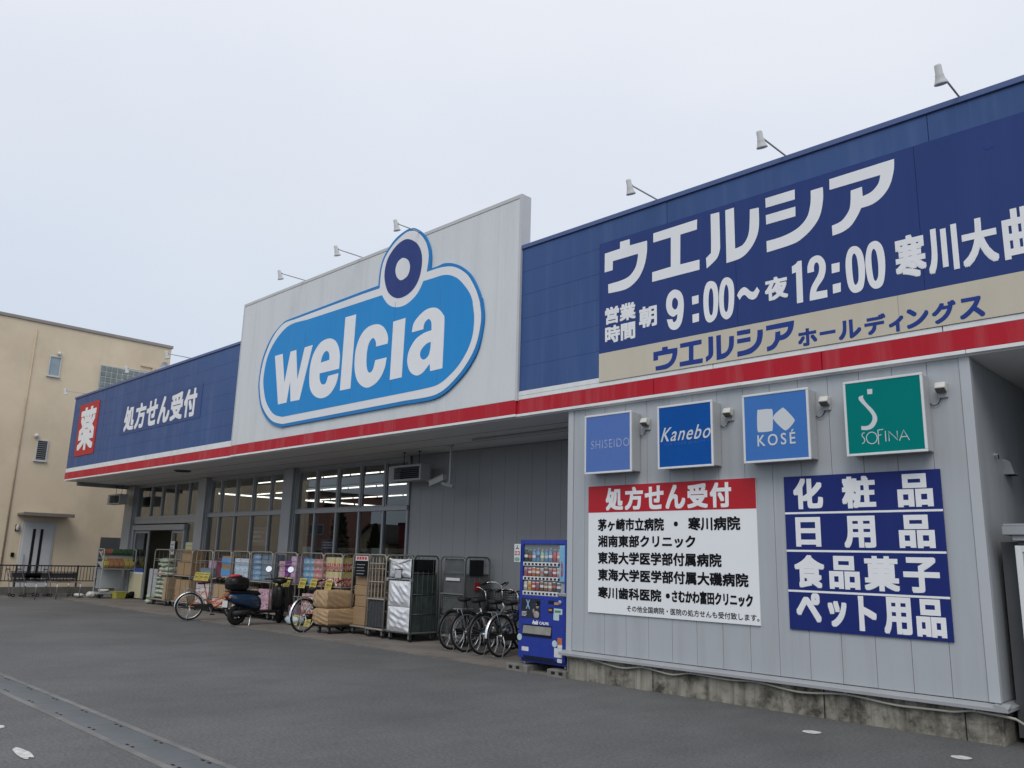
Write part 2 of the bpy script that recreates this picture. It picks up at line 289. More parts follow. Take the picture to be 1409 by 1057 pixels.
GL = json.loads('{"welcia":[[[[-16.21,5.84,1],[-15.878,5.84,1],[-15.701,5.175,1],[-15.553,5.834,1],[-15.317,5.837,1],[-15.176,5.17,1],[-14.986,5.837,1],[-14.673,5.839,1],[-15.027,4.713,1],[-15.382,4.717,1],[-15.466,5.16,1],[-15.541,4.715,1],[-15.893,4.711,1]]],[[[-13.623,5.175,1],[-14.322,5.178,1],[-14.307,5.068],[-14.246,4.965],[-14.149,4.924],[-14.06,4.956],[-14.0,5.081,1],[-13.63,5.087,1],[-13.67,4.92],[-13.796,4.76],[-13.973,4.666],[-14.217,4.649],[-14.451,4.724],[-14.629,4.88],[-14.702,5.09],[-14.709,5.381],[-14.632,5.613],[-14.457,5.795],[-14.269,5.868],[-14.047,5.87],[-13.847,5.796],[-13.708,5.655],[-13.632,5.471],[-13.619,5.298]],[[-14.31,5.402,1],[-14.002,5.414,1],[-14.005,5.498],[-14.052,5.584],[-14.139,5.622],[-14.231,5.581],[-14.289,5.495]]],[[[-13.528,6.217,1],[-13.155,6.208,1],[-13.18,4.719,1],[-13.54,4.72,1]]],[[[-12.066,5.428,1],[-12.421,5.43,1],[-12.446,5.535],[-12.531,5.617],[-12.635,5.567],[-12.7,5.419],[-12.702,5.173],[-12.656,5.009],[-12.569,4.945],[-12.476,5.0],[-12.423,5.166,1],[-12.068,5.166,1],[-12.105,4.981],[-12.22,4.81],[-12.403,4.698],[-12.654,4.665],[-12.898,4.781],[-13.035,4.957],[-13.098,5.197],[-13.082,5.499],[-12.945,5.746],[-12.724,5.868],[-12.437,5.872],[-12.233,5.786],[-12.109,5.651],[-12.056,5.521]]],[[[-11.929,5.826,1],[-11.562,5.83,1],[-11.579,4.722,1],[-11.934,4.717,1]]],[[[-11.355,5.517,1],[-11.032,5.517,1],[-11.01,5.62],[-10.945,5.67],[-10.886,5.679],[-10.818,5.608],[-10.802,5.459,1],[-11.021,5.441],[-11.241,5.364],[-11.405,5.192],[-11.445,5.0],[-11.374,4.825],[-11.252,4.726],[-11.112,4.69],[-10.968,4.734],[-10.807,4.854,1],[-10.785,4.719,1],[-10.461,4.724,1],[-10.462,5.55],[-10.506,5.687],[-10.633,5.81],[-10.783,5.869],[-10.979,5.87],[-11.173,5.792],[-11.317,5.677]],[[-10.804,5.248,1],[-10.932,5.229],[-11.061,5.145],[-11.086,5.059],[-11.049,4.988],[-10.96,4.955],[-10.854,5.006],[-10.813,5.112]]]],"ring":[[[[-16.022,6.561],[-16.459,6.321],[-16.775,5.885],[-16.863,5.411],[-16.827,5.127],[-16.671,4.757],[-16.405,4.481],[-16.065,4.289],[-15.683,4.198,1],[-11.423,4.21,1],[-10.775,4.205],[-10.421,4.267],[-10.116,4.419],[-9.822,4.631],[-9.597,4.911],[-9.497,5.272],[-9.486,5.523],[-9.546,5.792],[-9.516,5.672],[-9.622,5.929],[-9.828,6.247],[-10.083,6.463],[-10.315,6.581],[-10.549,6.638],[-10.731,6.627],[-10.93,6.63,1],[-10.932,6.905],[-11.007,7.127],[-11.16,7.345],[-11.338,7.488],[-11.515,7.57],[-11.746,7.572],[-12.062,7.472],[-12.344,7.24],[-12.458,6.993],[-12.487,6.657,1],[-13.007,6.653,1],[-15.772,6.603,1]]]],"white":[[[[-15.971,6.539],[-16.384,6.308],[-16.698,5.873],[-16.802,5.429],[-16.766,5.145],[-16.621,4.801],[-16.341,4.523],[-16.028,4.346],[-15.648,4.261,1],[-11.429,4.278,1],[-10.779,4.271],[-10.457,4.324],[-10.166,4.468],[-9.886,4.682],[-9.66,4.963],[-9.557,5.283],[-9.546,5.535],[-9.613,5.806],[-9.575,5.684],[-9.681,5.942],[-9.888,6.244],[-10.105,6.416],[-10.311,6.518],[-10.492,6.561],[-10.702,6.584],[-11.022,6.587,1],[-10.989,6.882],[-11.061,7.123],[-11.199,7.309],[-11.363,7.448],[-11.51,7.511],[-11.713,7.524],[-12.027,7.414],[-12.295,7.208],[-12.409,6.962],[-12.433,6.587,1],[-13.0,6.592,1],[-15.514,6.554,1]]]],"inner":[[[[-15.591,6.468],[-15.99,6.365],[-16.353,6.124],[-16.568,5.827],[-16.645,5.432],[-16.599,5.174],[-16.446,4.856],[-16.189,4.605],[-15.958,4.484],[-15.673,4.418,1],[-11.441,4.425,1],[-10.791,4.432],[-10.531,4.463],[-10.282,4.569],[-10.042,4.727],[-9.84,4.95],[-9.731,5.187],[-9.708,5.481],[-9.761,5.75],[-9.74,5.718],[-9.835,5.924],[-10.015,6.135],[-10.197,6.289],[-10.404,6.386],[-10.587,6.423],[-10.796,6.426],[-11.105,6.433,1],[-11.216,6.275],[-11.372,6.162],[-11.591,6.087],[-11.82,6.087],[-12.03,6.148],[-12.189,6.257],[-12.342,6.432,1],[-12.983,6.434,1],[-14.989,6.447,1]]]],"dot":[[[[-11.584,7.364],[-11.33,7.202],[-11.185,6.95],[-11.189,6.636],[-11.309,6.405],[-11.55,6.273],[-11.85,6.266],[-12.114,6.412],[-12.255,6.635],[-12.303,6.878],[-12.227,7.133],[-12.018,7.314],[-11.789,7.39]]]],"hole":[[[[-11.714,7.025],[-11.578,6.944],[-11.515,6.806],[-11.554,6.665],[-11.663,6.606],[-11.793,6.607],[-11.911,6.71],[-11.955,6.845],[-11.913,6.969],[-11.816,7.027]]]],"kata":[[[[-7.015,5.943,1],[-6.741,5.95,1],[-6.74,6.052,1],[-6.57,6.05,1],[-6.567,5.955,1],[-6.273,5.949,1],[-6.278,5.772],[-6.325,5.587],[-6.417,5.439],[-6.555,5.345],[-6.695,5.317],[-6.949,5.325,1],[-6.954,5.461,1],[-6.741,5.467],[-6.585,5.497],[-6.477,5.597],[-6.433,5.732],[-6.429,5.795,1],[-6.869,5.793,1],[-6.872,5.658,1],[-7.018,5.656,1]]],[[[-6.168,6.026,1],[-5.469,6.035,1],[-5.475,5.894,1],[-5.732,5.891,1],[-5.743,5.47,1],[-5.447,5.466,1],[-5.45,5.328,1],[-6.194,5.327,1],[-6.192,5.465,1],[-5.891,5.474,1],[-5.883,5.893,1],[-6.169,5.892,1]]],[[[-5.266,6.048,1],[-5.138,6.04,1],[-5.139,5.633],[-5.147,5.517],[-5.199,5.412],[-5.343,5.318,1],[-5.35,5.462,1],[-5.295,5.502],[-5.272,5.562]]],[[[-5.051,6.039,1],[-4.927,6.042,1],[-4.928,5.484,1],[-4.826,5.505],[-4.757,5.583],[-4.723,5.703],[-4.707,5.951,1],[-4.585,5.94,1],[-4.593,5.692],[-4.64,5.539],[-4.737,5.412],[-4.859,5.34],[-5.056,5.322,1]]],[[[-4.493,6.035,1],[-4.109,6.034,1],[-4.113,5.906,1],[-4.493,5.909,1]]],[[[-4.496,5.811,1],[-4.111,5.812,1],[-4.115,5.689,1],[-4.495,5.688,1]]],[[[-4.501,5.471,1],[-4.324,5.474],[-4.175,5.501],[-4.06,5.551],[-3.966,5.649],[-3.922,5.801],[-3.912,5.956,1],[-3.764,5.956,1],[-3.768,5.806],[-3.816,5.612],[-3.911,5.484],[-4.043,5.389],[-4.174,5.346],[-4.501,5.326,1]]],[[[-3.681,6.027,1],[-2.945,6.034,1],[-2.957,5.903],[-3.007,5.746],[-3.092,5.637],[-3.21,5.573],[-3.337,5.564,1],[-3.389,5.476],[-3.465,5.385],[-3.563,5.337],[-3.682,5.322,1],[-3.683,5.446,1],[-3.579,5.468],[-3.504,5.535],[-3.46,5.623],[-3.442,5.809,1],[-3.313,5.816,1],[-3.313,5.699,1],[-3.211,5.724],[-3.132,5.799],[-3.104,5.892,1],[-3.686,5.894,1]]]],"dig":[[[[-5.965,4.748,1],[-5.88,4.737,1],[-5.863,4.694],[-5.833,4.697],[-5.807,4.733],[-5.799,4.794,1],[-5.867,4.768],[-5.938,4.821],[-5.972,4.912],[-5.968,5.018],[-5.933,5.095],[-5.873,5.135],[-5.814,5.133],[-5.749,5.092],[-5.71,5.016],[-5.698,4.909],[-5.709,4.777],[-5.741,4.658],[-5.794,4.596],[-5.859,4.585],[-5.929,4.631]],[[-5.833,5.026],[-5.793,4.981],[-5.788,4.917],[-5.813,4.87],[-5.842,4.865],[-5.875,4.903],[-5.879,4.967],[-5.863,5.011]]],[[[-5.573,4.984,1],[-5.473,4.986,1],[-5.476,4.876,1],[-5.57,4.873,1]]],[[[-5.572,4.739,1],[-5.473,4.742,1],[-5.476,4.632,1],[-5.57,4.627,1]]],[[[-5.283,5.134],[-5.218,5.088],[-5.191,4.994],[-5.186,4.861],[-5.206,4.69],[-5.25,4.611],[-5.316,4.585],[-5.369,4.623],[-5.397,4.727],[-5.405,4.884],[-5.389,5.026],[-5.35,5.118]],[[-5.288,5.039],[-5.263,4.987],[-5.257,4.864],[-5.271,4.713],[-5.296,4.676],[-5.321,4.723],[-5.329,4.857],[-5.317,4.988]]],[[[-5.051,5.131],[-4.989,5.081],[-4.963,4.988],[-4.963,4.836],[-4.985,4.678],[-5.028,4.601],[-5.086,4.583],[-5.143,4.634],[-5.17,4.726],[-5.177,4.881],[-5.161,5.02],[-5.116,5.115]],[[-5.069,5.039],[-5.044,4.984],[-5.039,4.863],[-5.053,4.724],[-5.078,4.677],[-5.105,4.724],[-5.11,4.856],[-5.095,4.984]]],[[[-4.924,4.865,1],[-4.879,4.926],[-4.827,4.949],[-4.783,4.926],[-4.74,4.879],[-4.696,4.865],[-4.65,4.916,1],[-4.617,4.856,1],[-4.661,4.783],[-4.717,4.765],[-4.771,4.795],[-4.809,4.841],[-4.848,4.844],[-4.89,4.799,1]]],[[[-4.191,5.069,1],[-4.143,5.089],[-4.116,5.116,1],[-4.067,5.114,1],[-4.073,4.6,1],[-4.149,4.6,1],[-4.143,4.985,1],[-4.192,4.978,1]]],[[[-4.003,4.94,1],[-3.998,5.023],[-3.959,5.106],[-3.887,5.131],[-3.829,5.104],[-3.789,5.033],[-3.784,4.941],[-3.814,4.838],[-3.888,4.744],[-3.911,4.691,1],[-3.781,4.688,1],[-3.782,4.599,1],[-3.993,4.599,1],[-3.985,4.695],[-3.956,4.779],[-3.88,4.893],[-3.861,4.97],[-3.868,5.027],[-3.894,5.047],[-3.919,5.014],[-3.924,4.942,1]]],[[[-3.714,4.983,1],[-3.62,4.982,1],[-3.626,4.872,1],[-3.716,4.871,1]]],[[[-3.713,4.736,1],[-3.62,4.739,1],[-3.626,4.632,1],[-3.716,4.628,1]]],[[[-3.434,5.131],[-3.382,5.086],[-3.35,4.994],[-3.34,4.845],[-3.356,4.694],[-3.389,4.605],[-3.468,4.583],[-3.521,4.634],[-3.547,4.737],[-3.555,4.917],[-3.538,5.041],[-3.496,5.12]],[[-3.447,5.045],[-3.424,4.993],[-3.414,4.863],[-3.419,4.737],[-3.434,4.692],[-3.455,4.676],[-3.474,4.711],[-3.482,4.84],[-3.479,4.977],[-3.467,5.028]]],[[[-3.21,5.134],[-3.154,5.085],[-3.125,4.986],[-3.121,4.831],[-3.142,4.674],[-3.178,4.597],[-3.246,4.583],[-3.296,4.633],[-3.322,4.725],[-3.334,4.893],[-3.316,5.025],[-3.279,5.113]],[[-3.229,5.044],[-3.207,4.997],[-3.196,4.869],[-3.201,4.745],[-3.216,4.691],[-3.238,4.672],[-3.255,4.71],[-3.265,4.837],[-3.263,4.972],[-3.248,5.032]]]],"sof":[[[[-3.349,3.44,1],[-3.295,3.439,1],[-3.297,3.384,1],[-3.348,3.385,1]]],[[[-3.393,3.381,1],[-3.394,3.346],[-3.359,3.285],[-3.303,3.216],[-3.266,3.14],[-3.272,3.079],[-3.315,3.021],[-3.377,3.003],[-3.435,3.01,1],[-3.435,3.051,1],[-3.374,3.047],[-3.332,3.074],[-3.311,3.124],[-3.325,3.177],[-3.381,3.256],[-3.438,3.33],[-3.44,3.368]]]],"kose":[[[[-4.629,3.336],[-4.596,3.353],[-4.48,3.35],[-4.437,3.321],[-4.446,3.112],[-4.47,3.09],[-4.594,3.089],[-4.635,3.117]]],[[[-4.419,3.273],[-4.328,3.34],[-4.29,3.334],[-4.185,3.211],[-4.187,3.164],[-4.264,3.091],[-4.314,3.095],[-4.427,3.218]]]]}')

# ================================================================ THE SETTING
def asphalt():
    m, N, L, b = node_mat('asphalt')
    tc = N.new('ShaderNodeTexCoord'); o = tc.outputs['Object']
    big = ramp(N, L, noise(N, L, o, .35, 6, .65), .3, .7, .78, 1.18)
    mid = ramp(N, L, noise(N, L, o, 3.0, 5, .6, (1, .35, 1)), .3, .7, .92, 1.08)
    c = mixn(N, L, 'MULTIPLY', 1.0, (.113, .115, .115), big); c = mixn(N, L, 'MULTIPLY', 1.0, c, mid)
    grain = ramp(N, L, noise(N, L, o, 32, 7, .9), .34, .66, .45, 1.55); c = mixn(N, L, 'MULTIPLY', 1.0, c, grain)
    v = N.new('ShaderNodeTexVoronoi'); v.inputs['Scale'].default_value = 38; L.new(o, v.inputs['Vector'])
    sp = N.new('ShaderNodeSeparateColor'); L.new(v.outputs['Color'], sp.inputs[0])
    pick = ramp(N, L, sp.outputs[0], .90, .92, 0, 1); near = ramp(N, L, v.outputs['Distance'], .12, .22, 1, 0)
    mm = N.new('ShaderNodeMath'); mm.operation = 'MULTIPLY'; L.new(pick, mm.inputs[0]); L.new(near, mm.inputs[1])
    m2 = N.new('ShaderNodeMath'); m2.operation = 'MULTIPLY'; L.new(mm.outputs[0], m2.inputs[0]); m2.inputs[1].default_value = .45
    c = mixn(N, L, 'MIX', m2.outputs[0], c, (.3, .29, .27))
    # oil drips and damp patches
    st = ramp(N, L, noise(N, L, o, .9, 7, .65), .60, .74, 0, .38); c = mixn(N, L, 'MIX', st, c, (.06, .062, .066))
    L.new(c, b.inputs['Base Color']); b.inputs['Roughness'].default_value = .82; b.inputs['Specular IOR Level'].default_value = .35
    bn = N.new('ShaderNodeBump'); bn.inputs['Strength'].default_value = .7; bn.inputs['Distance'].default_value = .006
    L.new(noise(N, L, o, 120, 4, .7), bn.inputs['Height']); L.new(bn.outputs[0], b.inputs['Normal'])
    return m
ASPH = asphalt()
tag(MB().raw([(-500, -500, 0), (400, -500, 0), (400, 400, 0), (-500, 400, 0)], [(0, 1, 2, 3)]).build('asphalt_lot', ASPH), kind='structure')
PAVE = mat('paving', (.19, .172, .155), .85, var=.16, vs=1.2, blot=.45, bcol=(.085, .08, .075), bsc=1.1, bump=.003, bs=160)
wk = MB(); wk.box(-28.45, -7.78, 0.0, 2.02, -.05, .02)
tag(wk.build('walkway', PAVE), kind='structure')
CONC = mat('concrete', (.26, .255, .24), .85, var=.18, vs=3, blot=.6, bcol=(.11, .105, .095), bsc=1.6, bump=.004, bs=60)
st = MB(); st.raw([(-33, -30, .004), (-29.5, -30, .004), (-29.3, -1.3, .004), (-28.9, -.2, .004), (-28.46, 0, .004), (-28.46, 6, .004), (-33, 6, .004)], [(0, 1, 2, 3, 4, 5, 6)])
tag(st.build('concrete_strip', mat('concrete_dark', (.135, .13, .118), .9, var=.25, vs=1.5, blot=.7, bcol=(.055, .055, .05), bsc=1.3, bump=.004, bs=60)), kind='structure')
kb = MB(); kb.box(-29.45, -29.3, -30, -1.2, -.02, .035)
tag(kb.build('edging_kerb', CONC), kind='structure')

# drain along the lot: two concrete lips with lids between
DX0, DX1 = -16.0, 6.0
gm = MB()
gm.box(DX0, DX1, -5.775, -5.715, -.05, .007); gm.box(DX0, DX1, -6.125, -6.065, -.05, .007)
tag(gm.build('drain_kerb', mat('drain_kerb', (.195, .192, .187), .85, var=.2, vs=4, blot=.65, bcol=(.125, .125, .125), bsc=1.2, bump=.003)), kind='structure')
LID = mat('drain_lid', (.118, .130, .138), .7, var=.2, vs=1.3, blot=.5, bcol=(.16, .165, .17), bsc=.9, bump=.003, bs=90)
HOLE = mat('dark_hole', (.006, .006, .007), .9, var=0)
proto = None
n = 0
x = DX0
while x < DX1 - .5:
    if proto is None:
        proto = tag(MB().box(.004, .866, -.14, .14, -.03, .004).build('drain_cover', LID, bevel=.004), 'flat grey concrete drain cover with paired lifting slots in the lot gutter', 'drain cover', 'drain covers in a line across the asphalt')
        for yy in (-.115, .115):
            for xx in (.07, .18): MB().box(xx - .024, xx + .024, yy - .010, yy + .010, -.02, .0055).build('lifting_slot', HOLE, proto)
        o = proto
    else: o = copy_tree(proto)
    o.location = (x, -5.92, .002); x += .87
# white paint remnants and survey dots on the asphalt
PAINT = mat('worn_paint', (.62, .62, .6), .7, var=.2, vs=30, blot=.6, bcol=(.2, .2, .2), bsc=18)
def blob(name, cx, cy, rx, ry, seed, label, cat, wob=.25, group=None):
    r = random.Random(seed); v = [(0, 0, 0)]; n = 26; ph = [r.uniform(0, 6.28) for _ in range(5)]
    for k in range(n):
        a = 2 * math.pi * k / n; q = 1 + wob * sum(math.sin((j + 2) * a + ph[j]) / (j + 1.5) for j in range(5)); v.append((rx * q * math.cos(a), ry * q * math.sin(a), 0))
    o = MB().raw(v, [(0, 1 + k, 1 + (k + 1) % n) for k in range(n)]).build(name, PAINT); o.location = (cx, cy, .006); return tag(o, label, cat, group)
blob('painted_dot', -3.85, -.85, .085, .085, 1, 'small white oval painted on asphalt below the prescription notice and product list', 'painted mark', .04)
blob('painted_dot', -2.52, -.85, .08, .08, 2, 'small white oval painted on asphalt near the concrete base corner', 'painted mark', .04)
blob('paint_remnant', -8.62, -6.64, .11, .07, 3, 'worn white paint patch at the picture edge beside the drain', 'painted mark', .3)
blob('paint_remnant', -7.42, -6.75, .24, .045, 5, 'worn ragged streak of white paint on asphalt beside the drain covers', 'painted mark', .22)

# ================================================================ STORE
CLAD = mat('cladding', (.405, .43, .455), .42, var=.05, vs=.7, streak=.35, scol=(.30, .315, .33), bump=.0006, bs=9)
TRIM = mat('pale_trim', (.45, .475, .50), .4, var=.05, vs=2, streak=.25, scol=(.4, .42, .43))
BASEC = mat('base_concrete', (.285, .268, .225), .9, var=.25, vs=5, streak=.85, scol=(.10, .095, .08), blot=.95, bcol=(.05, .047, .038), bsc=3.0, bump=.006, bs=40, ssc=9.0)
WHITE = mat('white_metal', (.74, .76, .76), .4, var=.05, vs=1.5, streak=.35, scol=(.55, .56, .56))
RED = mat('red_band', (.44, .020, .034), .4, var=.07, vs=.6, streak=.30, scol=(.48, .14, .15), spec=.1)
BLUE = mat('blue_siding', (.040, .088, .235), .42, var=.09, vs=.5, streak=.22, scol=(.12, .18, .34), bump=.0008, bs=6)
BOARDB = mat('blue_board', (.026, .052, .190), .36, var=.05, vs=.6, streak=.08, scol=(.06, .1, .25), spec=.15)
RIB = mat('ribbed_white', (.635, .665, .675), .42, var=.04, vs=.6, streak=.3, scol=(.50, .53, .535))
ALU = mat('aluminium', (.33, .345, .36), .45, metal=.35, var=.08, vs=2)
ALUD = mat('grey_frame', (.27, .285, .30), .5, metal=.2, var=.1, vs=2)
SOFF = mat('soffit', (.74, .74, .73), .7, var=.08, vs=.8, blot=.3, bcol=(.62, .62, .61), bsc=.8)
DARK = mat('dark_gap', (.015, .015, .017), .8, var=0)
SHOPF = mat('shop_floor', (.30, .29, .27), .4, var=.05)
SHOPW = mat('shop_wall', (.22, .21, .17), .8, var=.08)
store = thing('store_building', 'long low drugstore with blue fascia, red band, white raised panel and grey metal walls', 'store', (-16, 1, 0))
P = dict(parent=store, world=True)
def panels(mb, a0, a1, z0, z1, pos, step, start, axis='X', depth=.04, gap=.0042, sign=-1):
    """row of upright cladding panels standing in front of plane pos"""
    x = start
    while x > a0: x -= step
    while x < a1 - 1e-4:
        u, v = max(x, a0), min(x + step, a1)
        if v - u > .01:
            if axis == 'X': mb.box(u + gap / 2, v - gap / 2, pos, pos - sign * depth, z0, z1)
            else: mb.box(pos, pos - sign * depth, u + gap / 2, v - gap / 2, z0, z1)
        x += step
# projecting block at the near end
fw = MB(); panels(fw, -7.63, -2.50, .374, 3.715, 0, .3545, -7.42); fw.build('front_cladding', CLAD, **P, bevel=.002, seg=1)
sw = MB(); panels(sw, .07, 6.9, .374, 3.69, -2.41, .3545, .1, 'Y', sign=1); sw.build('side_cladding', CLAD, **P)
MB().box(-7.73, -7.632, -.012, .08, .36, 3.715).build('corner_trim', TRIM, **P, bevel=.004); MB().box(-2.498, -2.398, -.012, .068, .374, 3.715).build('corner_trim', TRIM, **P, bevel=.004)
lw = MB(); lw.box(-7.72, -7.68, .08, 2.1, .02, 3.69); lw.build('block_wall', CLAD, **P)
core = MB(); core.box(-7.675, -2.455, .045, 7.0, .3, 3.69); core.build('block_core', DARK, **P)
bs = MB(); bs.box(-7.72, -2.40, .005, 7.0, -.2, .315); bs.build('concrete_base', BASEC, **P, bevel=.006)
for xx in (-6.3, -4.1, -2.72): MB().box(xx - .006, xx + .006, .0035, .01, 0, .30).build('base_joint', DARK, **P)
fl = MB()
prof = [(.03, .372), (-.075, .342), (-.085, .336), (-.085, .305), (-.08, .305), (-.08, .325), (.03, .335)]
fl.rings([[(-7.80, y, z) for y, z in prof], [(-2.325, y, z) for y, z in prof]]); prof2 = [(-p[0] - 2.41 + .0, p[1]) for p in prof]
fl.rings([[(px, -.084, z) for px, z in prof2], [(px, 7.0, z) for px, z in prof2]][::-1]); fl.build('drip_flashing', mat('flashing', (.33, .345, .36), .45, var=.06, vs=1.5, streak=.3, scol=(.27, .28, .29)), **P)
# recessed shop front: cladding beyond the windows
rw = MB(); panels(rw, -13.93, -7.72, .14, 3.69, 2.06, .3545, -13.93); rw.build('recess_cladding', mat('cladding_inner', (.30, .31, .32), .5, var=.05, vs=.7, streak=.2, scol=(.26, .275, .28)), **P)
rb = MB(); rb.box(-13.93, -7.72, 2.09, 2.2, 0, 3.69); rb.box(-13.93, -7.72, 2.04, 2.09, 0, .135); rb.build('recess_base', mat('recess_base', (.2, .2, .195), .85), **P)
so_ = MB(); so_.box(-29.42, 4.0, -.03, 2.5, 3.70, 3.74); so_.box(-7.7, 4.0, 2.5, 7.5, 3.70, 3.74); so_.build('soffit', SOFF, **P)
sj = MB()
for yy in (.68, 1.36):
    sj.box(-29.3, -7.75, yy - .004, yy + .004, 3.697, 3.70)
sj.build('soffit_joint', DARK, **P)
ep = MB(); ep.box(-29.47, -29.42, -.03, 2.5, 3.72, 6.45); ep.build('fascia_return', BLUE, **P)
eb = MB(); eb.box(-29.40, -29.25, .3, 2.2, 3.58, 3.698); eb.build('end_beam', ALUD, **P)
# fascia bands
def courses(mb, x0, x1, y, z0, z1, n, joints):
    xs = [x0] + [j for j in joints if x0 < j < x1] + [x1]; h = (z1 - z0) / n
    for i in range(len(xs) - 1):
        for k in range(n): mb.box(xs[i] + .003, xs[i + 1] - .003, y, y + .05, z0 + k * h + .0008, z0 + (k + 1) * h - .0008)
f1 = MB(); courses(f1, -29.47, -17.95, -.06, 4.112, 6.44, 6, (-26.6, -23.9, -20.9)); f1.build('blue_fascia', BLUE, **P, bevel=.0015, seg=1)
f2 = MB(); courses(f2, -8.72, 4.0, -.06, 4.112, 6.44, 6, (-5.95, -2.58, .8)); f2.build('blue_fascia', BLUE, **P, bevel=.0015, seg=1)
bk = MB(); bk.box(-29.42, 4.0, -.012, .15, 3.76, 6.44); bk.build('fascia_backing', BLUE, **P)
for a, b in ((-29.5, -17.95), (-8.728, 4.0)): MB().box(a, b, -.085, .2, 6.442, 6.51).build('fascia_coping', mat('blue_coping', (.09, .13, .28), .4), **P, bevel=.006)
ws = MB(); ws2 = MB()
for a, b in ((-29.47, -26.5), (-26.49, -23.0), (-22.99, -20.0), (-19.99, -17.952)): ws.box(a, b, -.066, -.014, 3.978, 4.11)
for a, b in ((-8.718, -5.3), (-5.29, -2.61), (-2.60, .3), (.31, 4.0)): ws2.box(a, b, -.066, -.014, 3.978, 4.037); ws2.box(a, b, -.066, -.014, 4.040, 4.11)
ws.build('white_stripe', WHITE, **P, bevel=.003); ws2.build('white_stripe', WHITE, **P, bevel=.003)
rs_ = MB()
for a, b in ((-29.49, -26.5), (-26.49, -23.0), (-22.99, -20.0), (-19.99, -17.952)): rs_.box(a, b, -.068, -.014, 3.757, 3.975)
for a, b in ((-17.948, -15.0), (-14.99, -11.8), (-11.79, -8.732)): rs_.box(a, b, -.102, -.014, 3.757, 3.975)
for a, b in ((-8.728, -6.2), (-6.19, -3.9), (-3.89, -1.7), (-1.69, .6), (.61, 4.0)): rs_.box(a, b, -.068, -.014, 3.757, 3.975)
rs_.build('red_band', RED, **P, bevel=.003)
lp = MB()
for a, b, yy in ((-29.5, -17.952, -.074), (-17.948, -8.732, -.108), (-8.728, -2.41, -.074), (-2.405, 4.0, -.074)): lp.box(a, b, yy, -.014, 3.715, 3.754)
lp.build('fascia_lip', WHITE, **P, bevel=.003)
# raised white panel: ribbed sheet
rbm = MB(); x = -17.93
k = 0
while x < -8.76:
    rbm.box(x, min(x + .0972, -8.75), -.10, .0, 3.978, 7.33); x += .1; k += 1
rbm.build('raised_panel', RIB, **P, bevel=.0025, seg=1)
pb = MB(); pb.box(-17.93, -8.75, -.097, .11, 3.977, 7.33); pb.build('panel_backing', RIB, **P)
pt = MB(); pt.box(-17.97, -17.932, -.108, .115, 3.96, 7.40); pt.box(-8.748, -8.70, -.108, .115, 3.96, 7.40); pt.box(-17.932, -8.748, -.108, .115, 7.332, 7.40)
pt.build('panel_trim', mat('panel_trim', (.52, .53, .54), .45, var=.05), **P, bevel=.005)
# roof and shell
rf = MB(); rf.box(-29.3, 4.0, .16, 26, 5.9, 6.0); rf.box(-29.3, -29.1, 2.2, 26, 0, 5.9); rf.box(3.8, 4.0, 7.5, 26, 0, 5.9); rf.box(-29.3, 4, 25.9, 26.1, 0, 5.9); rf.build('shell', CLAD, **P)
ins = MB(); ins.box(-29.1, -7.8, 2.2, 18, -.05, .025); ins.build('shop_floor', SHOPF, **P)
ic = MB(); ic.box(-29.1, -7.8, 2.2, 18, 3.745, 3.8); ic.build('shop_ceiling', mat('shop_ceiling', (.40, .39, .36), .8), **P)
iw = MB(); iw.box(-29.1, -7.8, 17.9, 18.0, 0, 3.745); iw.box(-29.09, -29.0, 2.2, 17.9, 0, 3.745); iw.box(-13.8, -13.7, 2.2, 17.9, 0, 3.745); iw.build('shop_wall', SHOPW, **P)
bw = MB(); bw.box(-7.7, 4.0, 6.95, 7.4, 0, 3.7); bw.box(.25, 4.0, .05, 6.94, 0, 3.69); bw.build('yard_wall_and_shade_block', mat('yard_wall_and_shade_block', (.2, .205, .21), .7, var=.1), **P)  # back wall, plus an unseen block added to darken the yard recess
